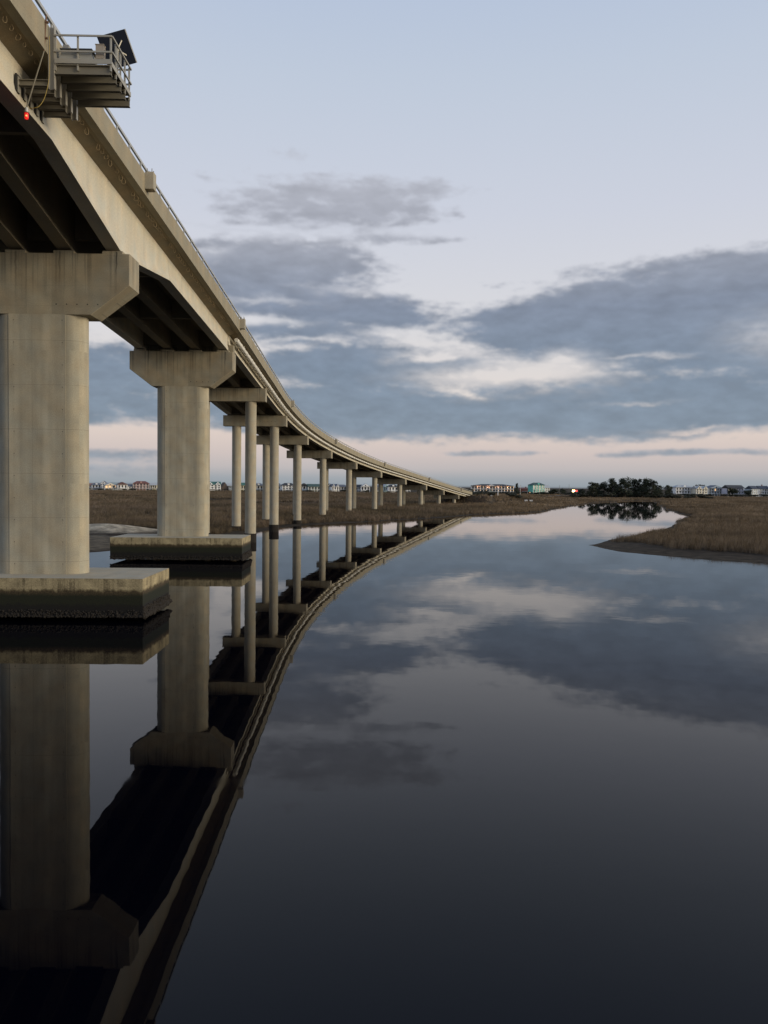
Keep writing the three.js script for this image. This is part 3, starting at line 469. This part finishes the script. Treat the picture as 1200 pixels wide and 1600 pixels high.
{
  const local = (name, label, cat, u, v, z) => { const g = thing(name, label, cat, null, [PORG[0] + PF.N.x * u - PF.T.x * z, PORG[1] + v, PORG[2] + PF.N.z * u - PF.T.z * z], PROT); return g; };
  std('boxBrown', 0.36, 0.31, 0.25, 0.7); std('cabinet', 0.33, 0.32, 0.29, 0.6, { metalness: 0.15 }); std('hood', 0.36, 0.36, 0.33, 0.7); std('hoodEdge', 0.06, 0.065, 0.07, 0.6); std('cable', 0.02, 0.02, 0.025, 0.6); std('yellowCable', 0.42, 0.30, 0.06, 0.6); std('conduit', 0.17, 0.10, 0.06, 0.8);
  let g = local('battery_box', 'tan battery box fixed below the solar panel', 'box', 2.15, -1.35, -0.1);
  part('case', slab(-0.17, 0.17, 0, 0.58, -0.12, 0.12), M.boxBrown, g); part('lid', slab(-0.19, 0.19, 0.58, 0.61, -0.14, 0.14), M.boxBrown, g); part('latch', slab(0.171, 0.185, 0.35, 0.43, -0.04, 0.04), M.steel, g);
  g = local('equipment_hood', 'low grey equipment hood with sloping ends on the platform floor', 'hood', 0.5, -1.62, -0.34);
  { const s = new THREE.Shape(); [[-0.15, 0], [1.45, 0], [1.25, 0.62], [0.05, 0.62]].forEach(([x, y], i) => (i ? s.lineTo(x, y) : s.moveTo(x, y))); part('body', boxUV(new THREE.ExtrudeGeometry(s, { depth: 0.7, bevelEnabled: false }).translate(0, 0, -0.35)), M.hood, g); part('lid', slab(-0.02, 1.34, 0.622, 0.66, -0.41, 0.41), M.hoodEdge, g); }
  g = local('control_cabinet', 'tall grey control cabinet beside the platform upright', 'cabinet', 0.46, -1.62, -0.86); part('case', slab(-0.13, 0.13, 0, 1.2, -0.16, 0.16), M.cabinet, g); part('door', slab(-0.11, 0.11, 0.06, 1.14, 0.161, 0.175), M.cabinet, g); part('handle', slab(0.06, 0.08, 0.55, 0.7, 0.176, 0.2), M.steel, g);
  g = local('control_cabinet', 'shorter grey control cabinet behind the tall one on the platform', 'cabinet', 0.46, -1.62, -1.6); part('case', slab(-0.12, 0.12, 0, 0.85, -0.14, 0.14), M.cabinet, g); part('door', slab(-0.1, 0.1, 0.05, 0.8, 0.141, 0.155), M.cabinet, g);
  const tube = (pts, r, n = 30) => new THREE.TubeGeometry(new THREE.CatmullRomCurve3(pts.map((p) => new THREE.Vector3(...p))), n, r, 6);
  g = local('power_cable', 'black cable looping from the battery box to the hood', 'cable', 1.6, -1.25, -0.25); part('cable_run', tube([[0.5, 0.02, 0], [0.35, -0.12, 0.0], [0.1, 0.0, -0.1], [-0.1, 0.0, -0.3]], 0.022), M.cable, g);
  // navigation light on a slanting conduit
  g = local('navigation_light', 'glowing red navigation light hung on a slanting rod below the bridge', 'light', -0.78, -3.98, 0.42);
  std('redGlass', 0.5, 0.01, 0.01, 0.3, { emissive: new THREE.Color().setRGB(1.0, 0.03, 0.02), emissiveIntensity: 0.55 });
  std('hotLamp', 1, 0.5, 0.2, 0.3, { emissive: new THREE.Color().setRGB(1.0, 0.5, 0.12), emissiveIntensity: 1.0 });
  part('lens', new THREE.LatheGeometry([[0, -0.14], [0.05, -0.135], [0.078, -0.11], [0.086, -0.04], [0.086, 0.1], [0.075, 0.12]].map(([x, y]) => new THREE.Vector2(x, y)), 16), M.redGlass, g);
  part('bulb', new THREE.SphereGeometry(0.045, 10, 8).translate(0.015, -0.02, 0.055), M.hotLamp, g);
  part('housing', new THREE.CylinderGeometry(0.07, 0.085, 0.22, 14).translate(0, 0.225, 0), M.galvanised, g); part('collar', new THREE.CylinderGeometry(0.12, 0.12, 0.03, 14).translate(0, 0.13, 0), M.weathered, g);
  part('hanger_rod', rod([0, 0.33, 0], [0.74, 2.7, 0], 0.03), M.weathered, g); part('hanger_rod', rod([0.74, 2.7, 0], [0.84, 4.2, 0], 0.035), M.conduit, g);
  part('wall_clamp', slab(0.79, 0.93, 3.85, 3.92, -0.05, 0.05), M.conduit, g); part('wall_clamp', slab(0.76, 0.9, 3.2, 3.26, -0.05, 0.05), M.conduit, g);
  const pl = new THREE.PointLight(new THREE.Color().setRGB(1, 0.08, 0.04), 0.1, 12); pl.position.set(0, -0.3, 0.05); pl.castShadow = true; g.add(pl);
  g = local('light_cable', 'thin yellow cable drooping to the red navigation light', 'cable', -0.6, -3.6, 0.45); part('cable_run', tube([[0.75, 3.0, -0.12], [0.72, 1.6, -0.2], [0.66, 0.9, -0.15], [0.5, 0.25, -0.05], [0.3, -0.02, 0], [-0.05, -0.08, 0]], 0.013, 40), M.yellowCable, g);
}

// ------------------------------------------------------------------ far shore: houses
const unit = new THREE.BoxGeometry(1, 1, 1);
const ub = (name, mat, parent, x0, x1, y0, y1, z0, z1) => { const m = part(name, unit, mat, parent); m.position.set((x0 + x1) / 2, (y0 + y1) / 2, (z0 + z1) / 2); m.scale.set(x1 - x0, y1 - y0, z1 - z0); return m; };
function prismGeo() { const s = new THREE.Shape(); s.moveTo(-0.5, 0); s.lineTo(0.5, 0); s.lineTo(0, 1); return new THREE.ExtrudeGeometry(s, { depth: 1, bevelEnabled: false }).translate(0, 0, -0.5); }
const prism = prismGeo(), prismX = prismGeo().rotateY(Math.PI / 2);
const hipGeo = (() => { const v = [[-0.5, 0, 0.5], [0.5, 0, 0.5], [0.5, 0, -0.5], [-0.5, 0, -0.5], [-0.24, 1, 0], [0.24, 1, 0]], f = [[0, 1, 5], [0, 5, 4], [1, 2, 5], [2, 3, 4], [2, 4, 5], [3, 0, 4], [0, 2, 1], [0, 3, 2]], p = []; for (const t of f) for (const i of t) p.push(...v[i]); const g = new THREE.BufferGeometry(); g.setAttribute('position', new THREE.Float32BufferAttribute(p, 3)); g.computeVertexNormals(); return g; })();
const us = (name, geo, mat, parent, cx, w, y0, h, cz, dz) => { const m = part(name, geo, mat, parent); m.position.set(cx, y0, cz); m.scale.set(w, h, dz); return m; };
const paint = { cream: [.74, .69, .56], white: [.84, .84, .82], tan: [.72, .62, .48], sage: [.42, .47, .42], pink: [.42, .25, .21], yellow: [.68, .60, .36], brown: [.10, .075, .06], bluegrey: [.45, .52, .56], bluewhite: [.58, .66, .72], greygreen: [.36, .40, .37], grey: [.48, .47, .45], teal: [.45, .62, .60], turq: [.16, .52, .44], lilac: [.62, .62, .70], redroof: [.24, .12, .09], slate: [.13, .14, .16], paleroof: [.42, .43, .42], sageroof: [.3, .34, .32], darkred: [.14, .07, .06], brick: [.17, .07, .055], green: [.06, .15, .12], darkroof: [.045, .047, .05], dgreen: [.05, .09, .08], navy: [.05, .06, .08] };
for (const k of Object.keys(paint)) std('paint_' + k, ...paint[k], 0.85);
std('pane', 0.03, 0.035, 0.045, 0.12); std('trim', 0.78, 0.77, 0.74, 0.7);
std('litPane', 0.6, 0.4, 0.2, 0.5, { emissive: new THREE.Color().setRGB(1.0, 0.6, 0.28), emissiveIntensity: 0.9 });
const pm = (k) => M['paint_' + k];
// X, distance, width, height, form, wall, roof, description
const houses = [
  [-284.8, 800, 5.0, 6.6, 'gable', 'cream', 'redroof', 'low cream house with a reddish roof nearest the first pier shaft'],
  [-275.1, 790, 8.6, 7.0, 'hip', 'white', 'slate', 'white stilt house with a slate hip roof beside the roof tower'],
  [-273.8, 805, 5.6, 9.1, 'tower', 'white', 'slate', 'white house with a tall slate gabled tower on the marsh edge'],
  [-258.9, 780, 9.7, 7.1, 'front', 'tan', 'paleroof', 'white stilt house with a warm lit porch left of the pink house'],
  [-265.2, 815, 9.5, 7.8, 'gable', 'sage', 'sageroof', 'sage green house standing behind the lit porch'],
  [-247.8, 782, 9.1, 8.1, 'front', 'white', 'darkred', 'white stilt house with a dark front gable and two porches'],
  [-242.6, 788, 7.3, 5.8, 'stair', 'white', 'slate', 'small white house with an outside stair beside the pink house'],
  [-232.5, 790, 15.3, 9.2, 'hip', 'pink', 'brick', 'large pink house with a brick red hip roof'],
  [-231.8, 830, 6.4, 7.5, 'gable', 'yellow', 'paleroof', 'small pale yellow house behind dark shrubs by the second pier'],
  [-161.7, 785, 12.8, 9.3, 'twin', 'white', 'green', 'bright white house with green roof and twin gables'],
  [-152.4, 790, 8.0, 8.8, 'aframe', 'brown', 'brown', 'dark brown house with a steep shadowed gable'],
  [-149.3, 800, 5.6, 7.9, 'gable', 'bluegrey', 'paleroof', 'narrow blue grey house beside the dark brown gable'],
  [-135.0, 785, 6.7, 8.6, 'gable', 'yellow', 'green', 'yellow house with a green roof seen between two bridge columns'],
  [-122.5, 805, 8.7, 8.2, 'hip', 'cream', 'slate', 'cream house with a slate hip roof half hidden by dark shrubs'],
  [-105.3, 795, 11.7, 8.3, 'gable', 'bluewhite', 'slate', 'pale blue house just left of the wide white house'],
  [-90.9, 785, 12.2, 8.7, 'hip', 'white', 'darkroof', 'wide white house with a dark roof and two rows of windows'],
  [-76.5, 790, 9.2, 8.6, 'front', 'white', 'darkroof', 'white house with a dark front gable between bridge columns'],
  [-66.1, 780, 12.1, 8.0, 'gable', 'greygreen', 'dgreen', 'low house under a broad dark green roof'],
  [-52.3, 790, 6.1, 8.5, 'front', 'cream', 'slate', 'cream front gabled house with double porch'],
  [-46.3, 782, 7.3, 8.2, 'twin', 'white', 'slate', 'small bright white house with twin gables behind the tall bents'],
  [-40.3, 795, 8.6, 7.7, 'hip', 'grey', 'slate', 'grey house with long dark porch openings'],
  [-24.1, 790, 6.1, 7.8, 'gable', 'white', 'darkroof', 'white house with a dark roof under the middle bridge spans'],
  [-17.9, 785, 8.5, 8.8, 'front', 'white', 'paleroof', 'white front gabled house with pale roof seen below the bridge deck'],
  [-4.6, 800, 5.0, 8.0, 'gable', 'cream', 'slate', 'narrow cream house seen beside a far bridge column'],
  [1.9, 790, 5.5, 8.4, 'front', 'teal', 'paleroof', 'pale teal gabled house seen under the bridge deck'],
  [8.5, 780, 9.1, 8.1, 'hip', 'white', 'darkroof', 'white two storey house with window rows under the low bridge end'],
  [21.5, 800, 7.4, 5.2, 'gable', 'white', 'slate', 'low white house glimpsed beneath the far bridge spans'],
  [144.7, 775, 13.8, 11.2, 'pavilion', 'turq', 'dgreen', 'turquoise house with a dark green hip roof beside the red building'],
  [155.2, 790, 6.1, 9.2, 'gable', 'white', 'paleroof', 'white wing just right of the turquoise house'],
  [281.6, 775, 18.6, 10.4, 'hip', 'white', 'paleroof', 'large white house with dark porch openings right of the pine grove'],
  [295.9, 770, 12.5, 9.7, 'twin', 'cream', 'paleroof', 'cream house with twin gables and a porch above the marsh'],
  [314.5, 785, 15.2, 10.4, 'front', 'bluegrey', 'slate', 'blue grey house with one bright lit window'],
  [331.8, 780, 19.9, 10.7, 'gable', 'lilac', 'darkroof', 'broad lilac white house partly hidden by a dark tree'],
  [347.4, 775, 8.4, 10.1, 'gable', 'bluewhite', 'navy', 'blue white house with a steep navy roof'],
  [363.3, 790, 12.2, 10.3, 'gable', 'white', 'navy', 'white house with navy roof and chimney at the edge of the row'],
  [374.3, 785, 10.9, 11.0, 'front', 'cream', 'slate', 'cream gabled house at the end of the beach row'],
];
const hr = mulberry(77);
houses.forEach(([X, D, w, H, form, wall, roof, label], hi) => {
  const gy = groundHeight(X, D), t = thing('beach_house', label, 'house', 'beach houses along the far shore', [X, gy - 0.05, -D], 0.12 + hr() * 0.42), wm = pm(wall), rm = pm(roof), hw = w * 0.49, dep = 6 + hr() * 3;
  const rise = form === 'aframe' ? H * 0.72 : form === 'hip' || form === 'pavilion' ? Math.min(2.3, H * 0.26) : form === 'tower' ? 2.6 : Math.min(2.9, H * 0.31), eave = H - rise, base = form === 'aframe' ? 0.3 : form === 'stair' ? 1.8 : 2.3;
  const floors = Math.max(1, Math.round((eave - base) / 2.6)), fh = (eave - base) / floors, pz = form === 'aframe' || form === 'tower' ? 0 : 1.1;
  ub('wall', wm, t, -hw, hw, base, eave, -dep, 0);
  ub('wall', wm, t, -hw * 0.62, hw * 0.62, 0, base - 0.01, -dep * 0.9, -2.6);
  w = hw * 2; const np = Math.max(3, Math.round(w / 3.2));
  for (let i = 0; i <= np; i++) { const x = -hw + 0.12 + ((w - 0.24) * i) / np; ub('stilt', M.trim, t, x - 0.15, x + 0.15, 0, base - 0.02, pz - 0.32, pz - 0.02); }
  for (let f = 0; f < floors; f++) {
    const y = base + f * fh;
    if (pz) { ub('porch_floor', M.trim, t, -hw - 0.1, hw + 0.1, y - 0.16, y + 0.06, 0.01, pz); ub('railing', M.trim, t, -hw, hw, y + 0.82, y + 0.95, pz - 0.1, pz - 0.02); for (let i = 0; i <= np; i++) { const x = -hw + 0.12 + ((w - 0.24) * i) / np; ub('porch_post', M.trim, t, x - 0.12, x + 0.12, y + 0.07, y + fh - 0.17, pz - 0.27, pz - 0.03); } }
    for (let i = 0; i < np; i++) { const x = -hw + (w * (i + 0.5)) / np, ww = Math.min(1.5, w / np * 0.5) / 2, lit = (label.includes('lit porch') && i < 2 && f === floors - 1) || (label.includes('lit window') && i === 2 && f === floors - 1); const wd = ub('window', lit ? M.litPane : M.pane, t, x - ww, x + ww, y + (i % 2 ? 0.6 : 0.15), y + fh * 0.82, 0.002, 0.05); }
    ub('window', M.pane, t, hw + 0.002, hw + 0.04, y + 0.7, y + fh * 0.8, -dep * 0.6, -dep * 0.4);
  }
  const rz = pz ? (pz - dep) / 2 : -dep / 2, rd = dep + pz + 0.8;
  if (form === 'hip' || form === 'pavilion') { us('roof', hipGeo, rm, t, 0, w + 1.4, eave + 0.01, rise, rz, rd); if (hi % 2) ub('dormer', wm, t, -0.9, 0.9, eave + 0.3, eave + rise * 0.8, -dep * 0.2 - 0.2, pz * 0.4); }
  else if (form === 'gable' || form === 'stair') { us('roof', prismX, rm, t, 0, w + 0.9, eave + 0.01, rise, rz, rd); if (form === 'stair') { const st = part('stair', bar([hw, base, pz - 0.5], [hw + 3.4, 0.1, pz - 0.5], 1.0, 0.25), M.trim, t); } if (label.includes('chimney')) ub('chimney', pm('brick'), t, hw * 0.1, hw * 0.1 + 0.8, eave, H + 1.2, -dep * 0.6, -dep * 0.6 + 0.8); }
  else if (form === 'twin') { us('roof', prismX, rm, t, 0, w + 0.8, eave + 0.01, rise, rz, rd); for (const sx of [-1, 1]) { us('gable', prism, wm, t, sx * hw * 0.56, w * 0.4, eave + 0.02, rise * 0.86, -1 + pz / 2, 2.6 + pz); us('gable_roof', prism, rm, t, sx * hw * 0.56, w * 0.45, eave + 0.14, rise * 0.92, -1 + pz / 2 - 0.3, 2.4 + pz); ub('gable_window', M.pane, t, sx * hw * 0.56 - 0.4, sx * hw * 0.56 + 0.4, eave + 0.3, eave + rise * 0.5, 0.3 + pz, 0.36 + pz); } }
  else { const over = form === 'aframe' ? 0.3 : 0.8; us('roof', prism, rm, t, 0, w + over, eave + 0.03, rise, rz, rd); us('gable', prism, form === 'front' && roof !== 'darkred' && roof !== 'darkroof' ? wm : form === 'aframe' || form === 'front' ? rm : wm, t, 0, w * 0.94, eave + 0.02, rise * 0.9, rz + 0.2, rd + 0.1); if (form !== 'aframe') ub('gable_window', M.pane, t, -0.5, 0.5, eave + 0.35, eave + rise * 0.5, rz + 0.25 + rd / 2, rz + 0.31 + rd / 2); }
});
// the long motel with lit balconies
{
  const t = thing('motel', 'long white motel with a dark roof and two rows of lit balconies', 'motel', null, [101, groundHeight(101, 770), -770], -0.03), L = 19.6, W0 = 1.8, F = 3.0;
  ub('wall', M.trim, t, -L, L, W0, W0 + 2 * F, -10, 0); ub('wall', M.trim, t, -L + 0.6, L - 0.6, 0, W0 - 0.01, -9, -3.5);
  us('roof', hipGeo, pm('darkroof'), t, 0, 2 * L + 1.8, W0 + 2 * F + 0.01, 1.5, -4, 14.4); us('gable', prism, M.trim, t, -1.2, 7, W0 + 2 * F + 0.02, 1.25, 0.5, 6.2);
  for (let f = 0; f < 2; f++) {
    ub('balcony_floor', M.trim, t, -L, L, W0 + f * F - 0.25, W0 + f * F, 0.01, 2.2); ub('railing', M.trim, t, -L, L, W0 + f * F + 0.55, W0 + f * F + 0.8, 2.05, 2.15);
    for (let i = 0; i < 14; i++) { const x = -L + (2 * L * (i + 0.5)) / 14; ub('balcony_door', M.pane, t, x - 0.85, x + 0.85, W0 + f * F + 0.05, W0 + f * F + 2.3, 0.002, 0.06); ub('balcony_post', M.trim, t, x - 1.5, x - 1.25, W0 + f * F + 0.01, W0 + f * F + F - 0.26, 1.9, 2.04); if ((i + f) % 2 === 0 || i > 10) ub('porch_lamp', M.litPane, t, x + 0.9, x + 1.35, W0 + f * F + 1.5, W0 + f * F + 2.2, 0.07, 0.3); }
  }
  for (const x of [-13, -4, 5, 14]) { const p = new THREE.PointLight(new THREE.Color().setRGB(1, 0.5, 0.3), 9, 14); p.position.set(x, W0 + F + 1.8, 1.0); t.add(p); }
}
{
  const t = thing('red_building', 'low dark red building with pale porch between the cypress and turquoise house', 'building', null, [136, groundHeight(136, 790), -790]);
  ub('wall', pm('brick'), t, -6, 6, 0, 5.2, -8, 0); us('roof', prismX, pm('brick'), t, 0, 12.6, 5.21, 1.1, -4, 8.8); ub('porch_roof', pm('paleroof'), t, -4, 5.5, 2.5, 2.8, 0.01, 2.6); for (const x of [-3.6, 0.6, 5]) ub('porch_post', M.trim, t, x - 0.12, x + 0.12, 0, 2.49, 2.2, 2.45); ub('door', M.pane, t, -0.6, 0.6, 0.1, 2.2, 0.002, 0.06); ub('chimney', pm('brick'), t, -0.5, 0.6, 5.3, 7.2, -5, -4); ub('porch_lamp', M.litPane, t, 3.0, 3.7, 1.5, 2.2, 0.07, 0.3);
}
{
  const t = thing('lit_sign', 'bright white and red lit roadside sign beside the pine grove', 'sign', null, [180, groundHeight(180, 780), -780]);
  std('signWhite', 0.9, 0.85, 0.6, 0.4, { emissive: new THREE.Color().setRGB(1.0, 0.86, 0.42), emissiveIntensity: 1.2 }); std('signRed', 0.6, 0.05, 0.05, 0.4, { emissive: new THREE.Color().setRGB(0.9, 0.1, 0.1), emissiveIntensity: 1.0 });
  ub('post', M.steel, t, -2.3, -1.9, 0, 2.4, -0.2, 0.2); ub('post', M.steel, t, 1.9, 2.3, 0, 2.4, -0.2, 0.2); ub('sign_panel', M.signWhite, t, -2.6, 0.0, 2.6, 4.6, -0.25, 0.25); ub('sign_panel', M.signRed, t, 0.3, 2.5, 2.9, 4.5, -0.25, 0.25);
  const p = new THREE.PointLight(new THREE.Color().setRGB(1, 0.8, 0.45), 60, 40); p.position.set(-1, 3.5, 1.2); t.add(p);
}
// small things beside the road beyond the bridge end
const post = (label, X, D, h, r, mat) => { const y = groundHeight(X, D), t = thing('utility_pole', label, 'pole', null, [X, y - 0.2, -D]); part('pole', new THREE.CylinderGeometry(r * 0.8, r, h, 10).translate(0, h / 2, 0), mat, t); part('cross_arm', slab(-0.6, 0.6, h - 0.5, h - 0.35, -0.07, 0.07), mat, t); return t; };
post('white pole standing in front of the motel', 64.7, 470, 6.0, 0.2, M.trim);
post('slim grey pole beside the dark cypress', 79.1, 480, 7.4, 0.12, M.galvanised);
post('dark pole behind the lit roadside sign', 179, 800, 10, 0.14, M.weathered);
post('dark pole left of the lit roadside sign', 174, 820, 9, 0.14, M.weathered);
{
  const t = thing('ramp_rail', 'white sloping ramp rail beside the bridge end', 'railing', null, [59.3, 0, -430]);
  const g0 = groundHeight(55, 430), g1 = groundHeight(63.5, 430); part('top_rail', bar([-4.4, 3.6, 0], [4.4, 1.35, 0], 0.2, 0.34), M.trim, t); part('lower_rail', bar([-4.4, 2.9, 0], [4.4, 0.85, 0], 0.14, 0.14), M.trim, t); for (let i = 0; i < 6; i++) { const x = -4.3 + i * 1.72, y = 3.6 - (x + 4.4) * 0.256; part('rail_post', slab(x - 0.1, x + 0.1, Math.min(g0, g1) - 0.4, y, -0.12, -0.02), M.trim, t); }
}
{
  const y = groundHeight(55, 425), t = thing('road_sign', 'grey green sign board at the end of the bridge', 'sign', null, [55, y, -425]); std('signBack', 0.26, 0.28, 0.25, 0.6, { metalness: 0.2 });
  part('board', slab(-0.75, 0.75, 0.6, 3.2, -0.05, 0.05), M.signBack, t); part('post', slab(-0.6, -0.5, -0.3, 3.0, -0.15, -0.06), M.steel, t); part('post', slab(0.5, 0.6, -0.3, 3.0, -0.15, -0.06), M.steel, t);
}
for (const [X, label] of [[73, 'white storage box on the marsh edge, the left of two'], [75.6, 'white storage box on the marsh edge, the right of two']]) { const t = thing('storage_box', label, 'box', null, [X, groundHeight(X, 425), -425]); part('body', slab(-0.75, 0.75, 0, 0.95, -0.5, 0.5), M.trim, t); part('lid', slab(-0.8, 0.8, 0.952, 1.1, -0.55, 0.55), M.trim, t); }

// ------------------------------------------------------------------ trees and shrubs
std('bark', 0.07, 0.055, 0.045, 1);
std('pineNeedles', 0.045, 0.052, 0.03, 1, { side: THREE.DoubleSide }); std('shrubLeaves', 0.055, 0.055, 0.034, 1, { side: THREE.DoubleSide });
function crown(seed, clumps, leaves, size, shape) {
  const r = mulberry(seed), pos = [];
  for (let c = 0; c < clumps; c++) {
    const [cx, cy, cz, cr] = shape(r, c / clumps);
    for (let i = 0; i < leaves; i++) {
      let x, y, z; do { x = r() * 2 - 1; y = r() * 2 - 1; z = r() * 2 - 1; } while (x * x + y * y + z * z > 1); const k = 0.72 + 0.5 * r();
      const o = [cx + x * cr * k, cy + y * cr * 0.62 * k, cz + z * cr * k], s = size * (0.6 + 0.8 * r());
      for (let v = 0; v < 3; v++) pos.push(o[0] + (r() - 0.5) * 2 * s, o[1] + (r() - 0.5) * 1.4 * s, o[2] + (r() - 0.5) * 2 * s);
    }
  }
  const g = new THREE.BufferGeometry(); g.setAttribute('position', new THREE.Float32BufferAttribute(pos, 3)); g.computeVertexNormals(); return g;
}
// crowns of unit height and width
const pineCrowns = [1, 2, 3, 4, 5, 6].map((s) => crown(300 + s, 19, 150, 0.048, (r, q) => { const y = 0.2 + 0.72 * Math.pow(q, 0.85), a = r() * 6.28, w = (0.4 - 0.24 * Math.pow(clamp((y - 0.4) / 0.55), 2)) * (0.3 + 0.75 * r()); return [Math.cos(a) * w, y + (r() - 0.5) * 0.05, Math.sin(a) * w, 0.13 + 0.07 * r()]; }));
const shrubCrowns = [1, 2, 3, 4].map((s) => crown(400 + s, 10, 110, 0.09, (r) => { const a = r() * 6.28, w = 0.36 * Math.sqrt(r()); return [Math.cos(a) * w, 0.3 + 0.42 * r(), Math.sin(a) * w, 0.2 + 0.1 * r()]; }));
const cypressCrown = crown(500, 22, 50, 0.05, (r, q) => { const a = r() * 6.28, w = 0.2 * (1 - 0.75 * q * q) * r(); return [Math.cos(a) * w, 0.1 + 0.82 * q, Math.sin(a) * w, 0.2 * (1 - 0.62 * q)]; });
const pineTrunk = merge([new THREE.CylinderGeometry(0.012, 0.026, 0.85, 8).translate(0, 0.425, 0), rod([0, 0.42, 0], [0.2, 0.58, 0.05], 0.009, 5), rod([0, 0.5, 0], [-0.2, 0.64, -0.08], 0.009, 5), rod([0, 0.6, 0], [0.1, 0.74, -0.15], 0.007, 5)]), shrubTrunk = merge([rod([0, 0, 0], [0.12, 0.5, 0], 0.03, 5), rod([0, 0, 0], [-0.14, 0.5, 0.08], 0.03, 5), rod([0, 0, 0], [0.02, 0.55, -0.1], 0.03, 5)]);
const tr = mulberry(5);
function tree(name, label, cat, group, X, D, h, w, crownGeo, trunkGeo, mat) {
  const t = thing(name, label, cat, group, [X, groundHeight(X, D) - 0.1, -D], tr() * 6.28);
  part('trunk', trunkGeo, M.bark, t).scale.set(name === 'pine_tree' ? h : w, h, name === 'pine_tree' ? h : w); part('crown', crownGeo, mat, t).scale.set(w, h, w); return t;
}
const pines = [[143.5, 600, 7.0, 7.5, 'shortest pine at the left end of the grove'], [151.2, 598, 12.2, 12, 'broad topped pine near the left end of the grove'], [158.6, 610, 10.4, 9, 'pine half hidden behind the left part of the grove'], [160.7, 604, 12.3, 10, 'flat topped pine left of the pointed one'], [165.6, 600, 14.7, 11, 'pointed pine left of the gap in the grove'], [172.8, 612, 11.1, 10, 'lower pine at the gap in the middle of the grove'], [174.3, 598, 15.8, 13.5, 'tallest round topped pine just right of the gap'], [183.7, 606, 15, 12.5, 'dense pine in the middle of the tall right half'], [188.4, 600, 15.5, 12, 'tall pine with a small peaked top right of the middle'], [193.5, 597, 14.6, 13, 'broad pine near the right end of the grove'], [200.1, 604, 10.2, 9, 'low pine closing the right end of the grove'], [220.4, 640, 10.8, 8.5, 'single pine standing apart right of the grove']];
pines.forEach(([X, D, h, w, label], i) => tree('pine_tree', label, 'tree', 'pines of the far grove', X, D, h, w, pineCrowns[i % 6], pineTrunk, M.pineNeedles));
const oaks = [[151.7, 740, 6.4, 10, 'spreading dark tree right of the turquoise house'], [164.7, 760, 7.0, 6, 'round dark tree beside the lit roadside sign'], [305.2, 800, 12.6, 13, 'wide dark tree crown rising behind the cream house'], [324.9, 770, 10.1, 9, 'dark tree in front of the lilac house'], [340.1, 772, 7.5, 8, 'dark round tree left of the navy roofs'], [71.9, 690, 6.4, 6, 'dark tree just left of the motel'], [66.5, 720, 5.4, 6, 'small dark tree above the bridge end']];
oaks.forEach(([X, D, h, w, label], i) => tree('round_tree', label, 'tree', 'dark trees among the houses', X, D, h, w, shrubCrowns[i % 4], pineTrunk, M.pineNeedles));
tree('cypress_tree', 'tall dark columnar cypress at the right end of the motel', 'tree', null, 121.8, 758, 11.2, 10, cypressCrown, pineTrunk, M.pineNeedles);
const sg = 'dark shrubs along the foot of the far houses', sl = 'dark evergreen shrub in the low hedge before the far houses';
for (let X = -300; X < 30; X += 5.5 + 4 * tr()) { if (tr() < 0.32) continue; const D = 768 + 10 * tr(); tree('shrub', sl, 'shrub', sg, X, D, 1.6 + 2.2 * tr() * tr(), 5 + 4 * tr(), shrubCrowns[Math.floor(tr() * 4)], shrubTrunk, M.shrubLeaves); }
for (let X = 78; X < 400; X += 4.5 + 3 * tr()) { const D = X < 130 ? 755 + 8 * tr() : 735 + 22 * tr(); tree('shrub', 'dark evergreen shrub in the hedge right of the bridge end', 'shrub', 'dark shrubs behind the creek head', X, D, 2.2 + 2.6 * tr() * tr(), 6 + 4 * tr(), shrubCrowns[Math.floor(tr() * 4)], shrubTrunk, M.shrubLeaves); }
for (let X = 136; X < 236; X += 4 + 2 * tr()) tree('shrub', 'dark thicket shrub under the pine grove', 'shrub', 'thicket under the pines', X, 590 + 22 * tr(), 2.6 + 2.4 * tr(), 6 + 3 * tr(), shrubCrowns[Math.floor(tr() * 4)], shrubTrunk, M.shrubLeaves);
for (const [X, D, h, w] of [[43, 384, 2.6, 6], [46.5, 388, 3.1, 7], [50, 392, 2.5, 6], [48.5, 380, 2.2, 5], [41.5, 375, 2.0, 5], [66, 428, 3.0, 7], [69.5, 433, 2.4, 6]]) tree('shrub', 'scrubby bush on the bank beyond the bridge end', 'shrub', 'bushes at the bridge end', X, D, h, w, shrubCrowns[Math.floor(tr() * 4)], shrubTrunk, M.shrubLeaves);

// ------------------------------------------------------------------ road beyond the abutment
{
  const road = new THREE.CatmullRomCurve3(ROAD.map(([x, d, h]) => new THREE.Vector3(x - 0.3, h + 0.1, -d))), pos = [], idx = [], n = 80;
  for (let i = 0; i <= n; i++) { const p = road.getPoint(i / n), T = road.getTangent(i / n).setY(0).normalize(), N = [-T.z, T.x]; pos.push(p.x - N[0] * 4.6, p.y, p.z - N[1] * 4.6, p.x + N[0] * 4.6, p.y, p.z + N[1] * 4.6); if (i) { const a = i * 2 - 2; idx.push(a, a + 1, a + 3, a, a + 3, a + 2); } }
  const g = new THREE.BufferGeometry(); g.setAttribute('position', new THREE.Float32BufferAttribute(pos, 3)); g.setIndex(idx); g.computeVertexNormals();
  tag(part('road', g, std('asphalt', 0.06, 0.06, 0.06, 0.9, { side: THREE.DoubleSide }), scene), 'asphalt road leading from the bridge to the island', 'road', null, 'structure');
}
scene.traverse((o) => { if (o.isMesh) { o.castShadow = true; o.receiveShadow = true; } });
renderer.render(scene, camera);
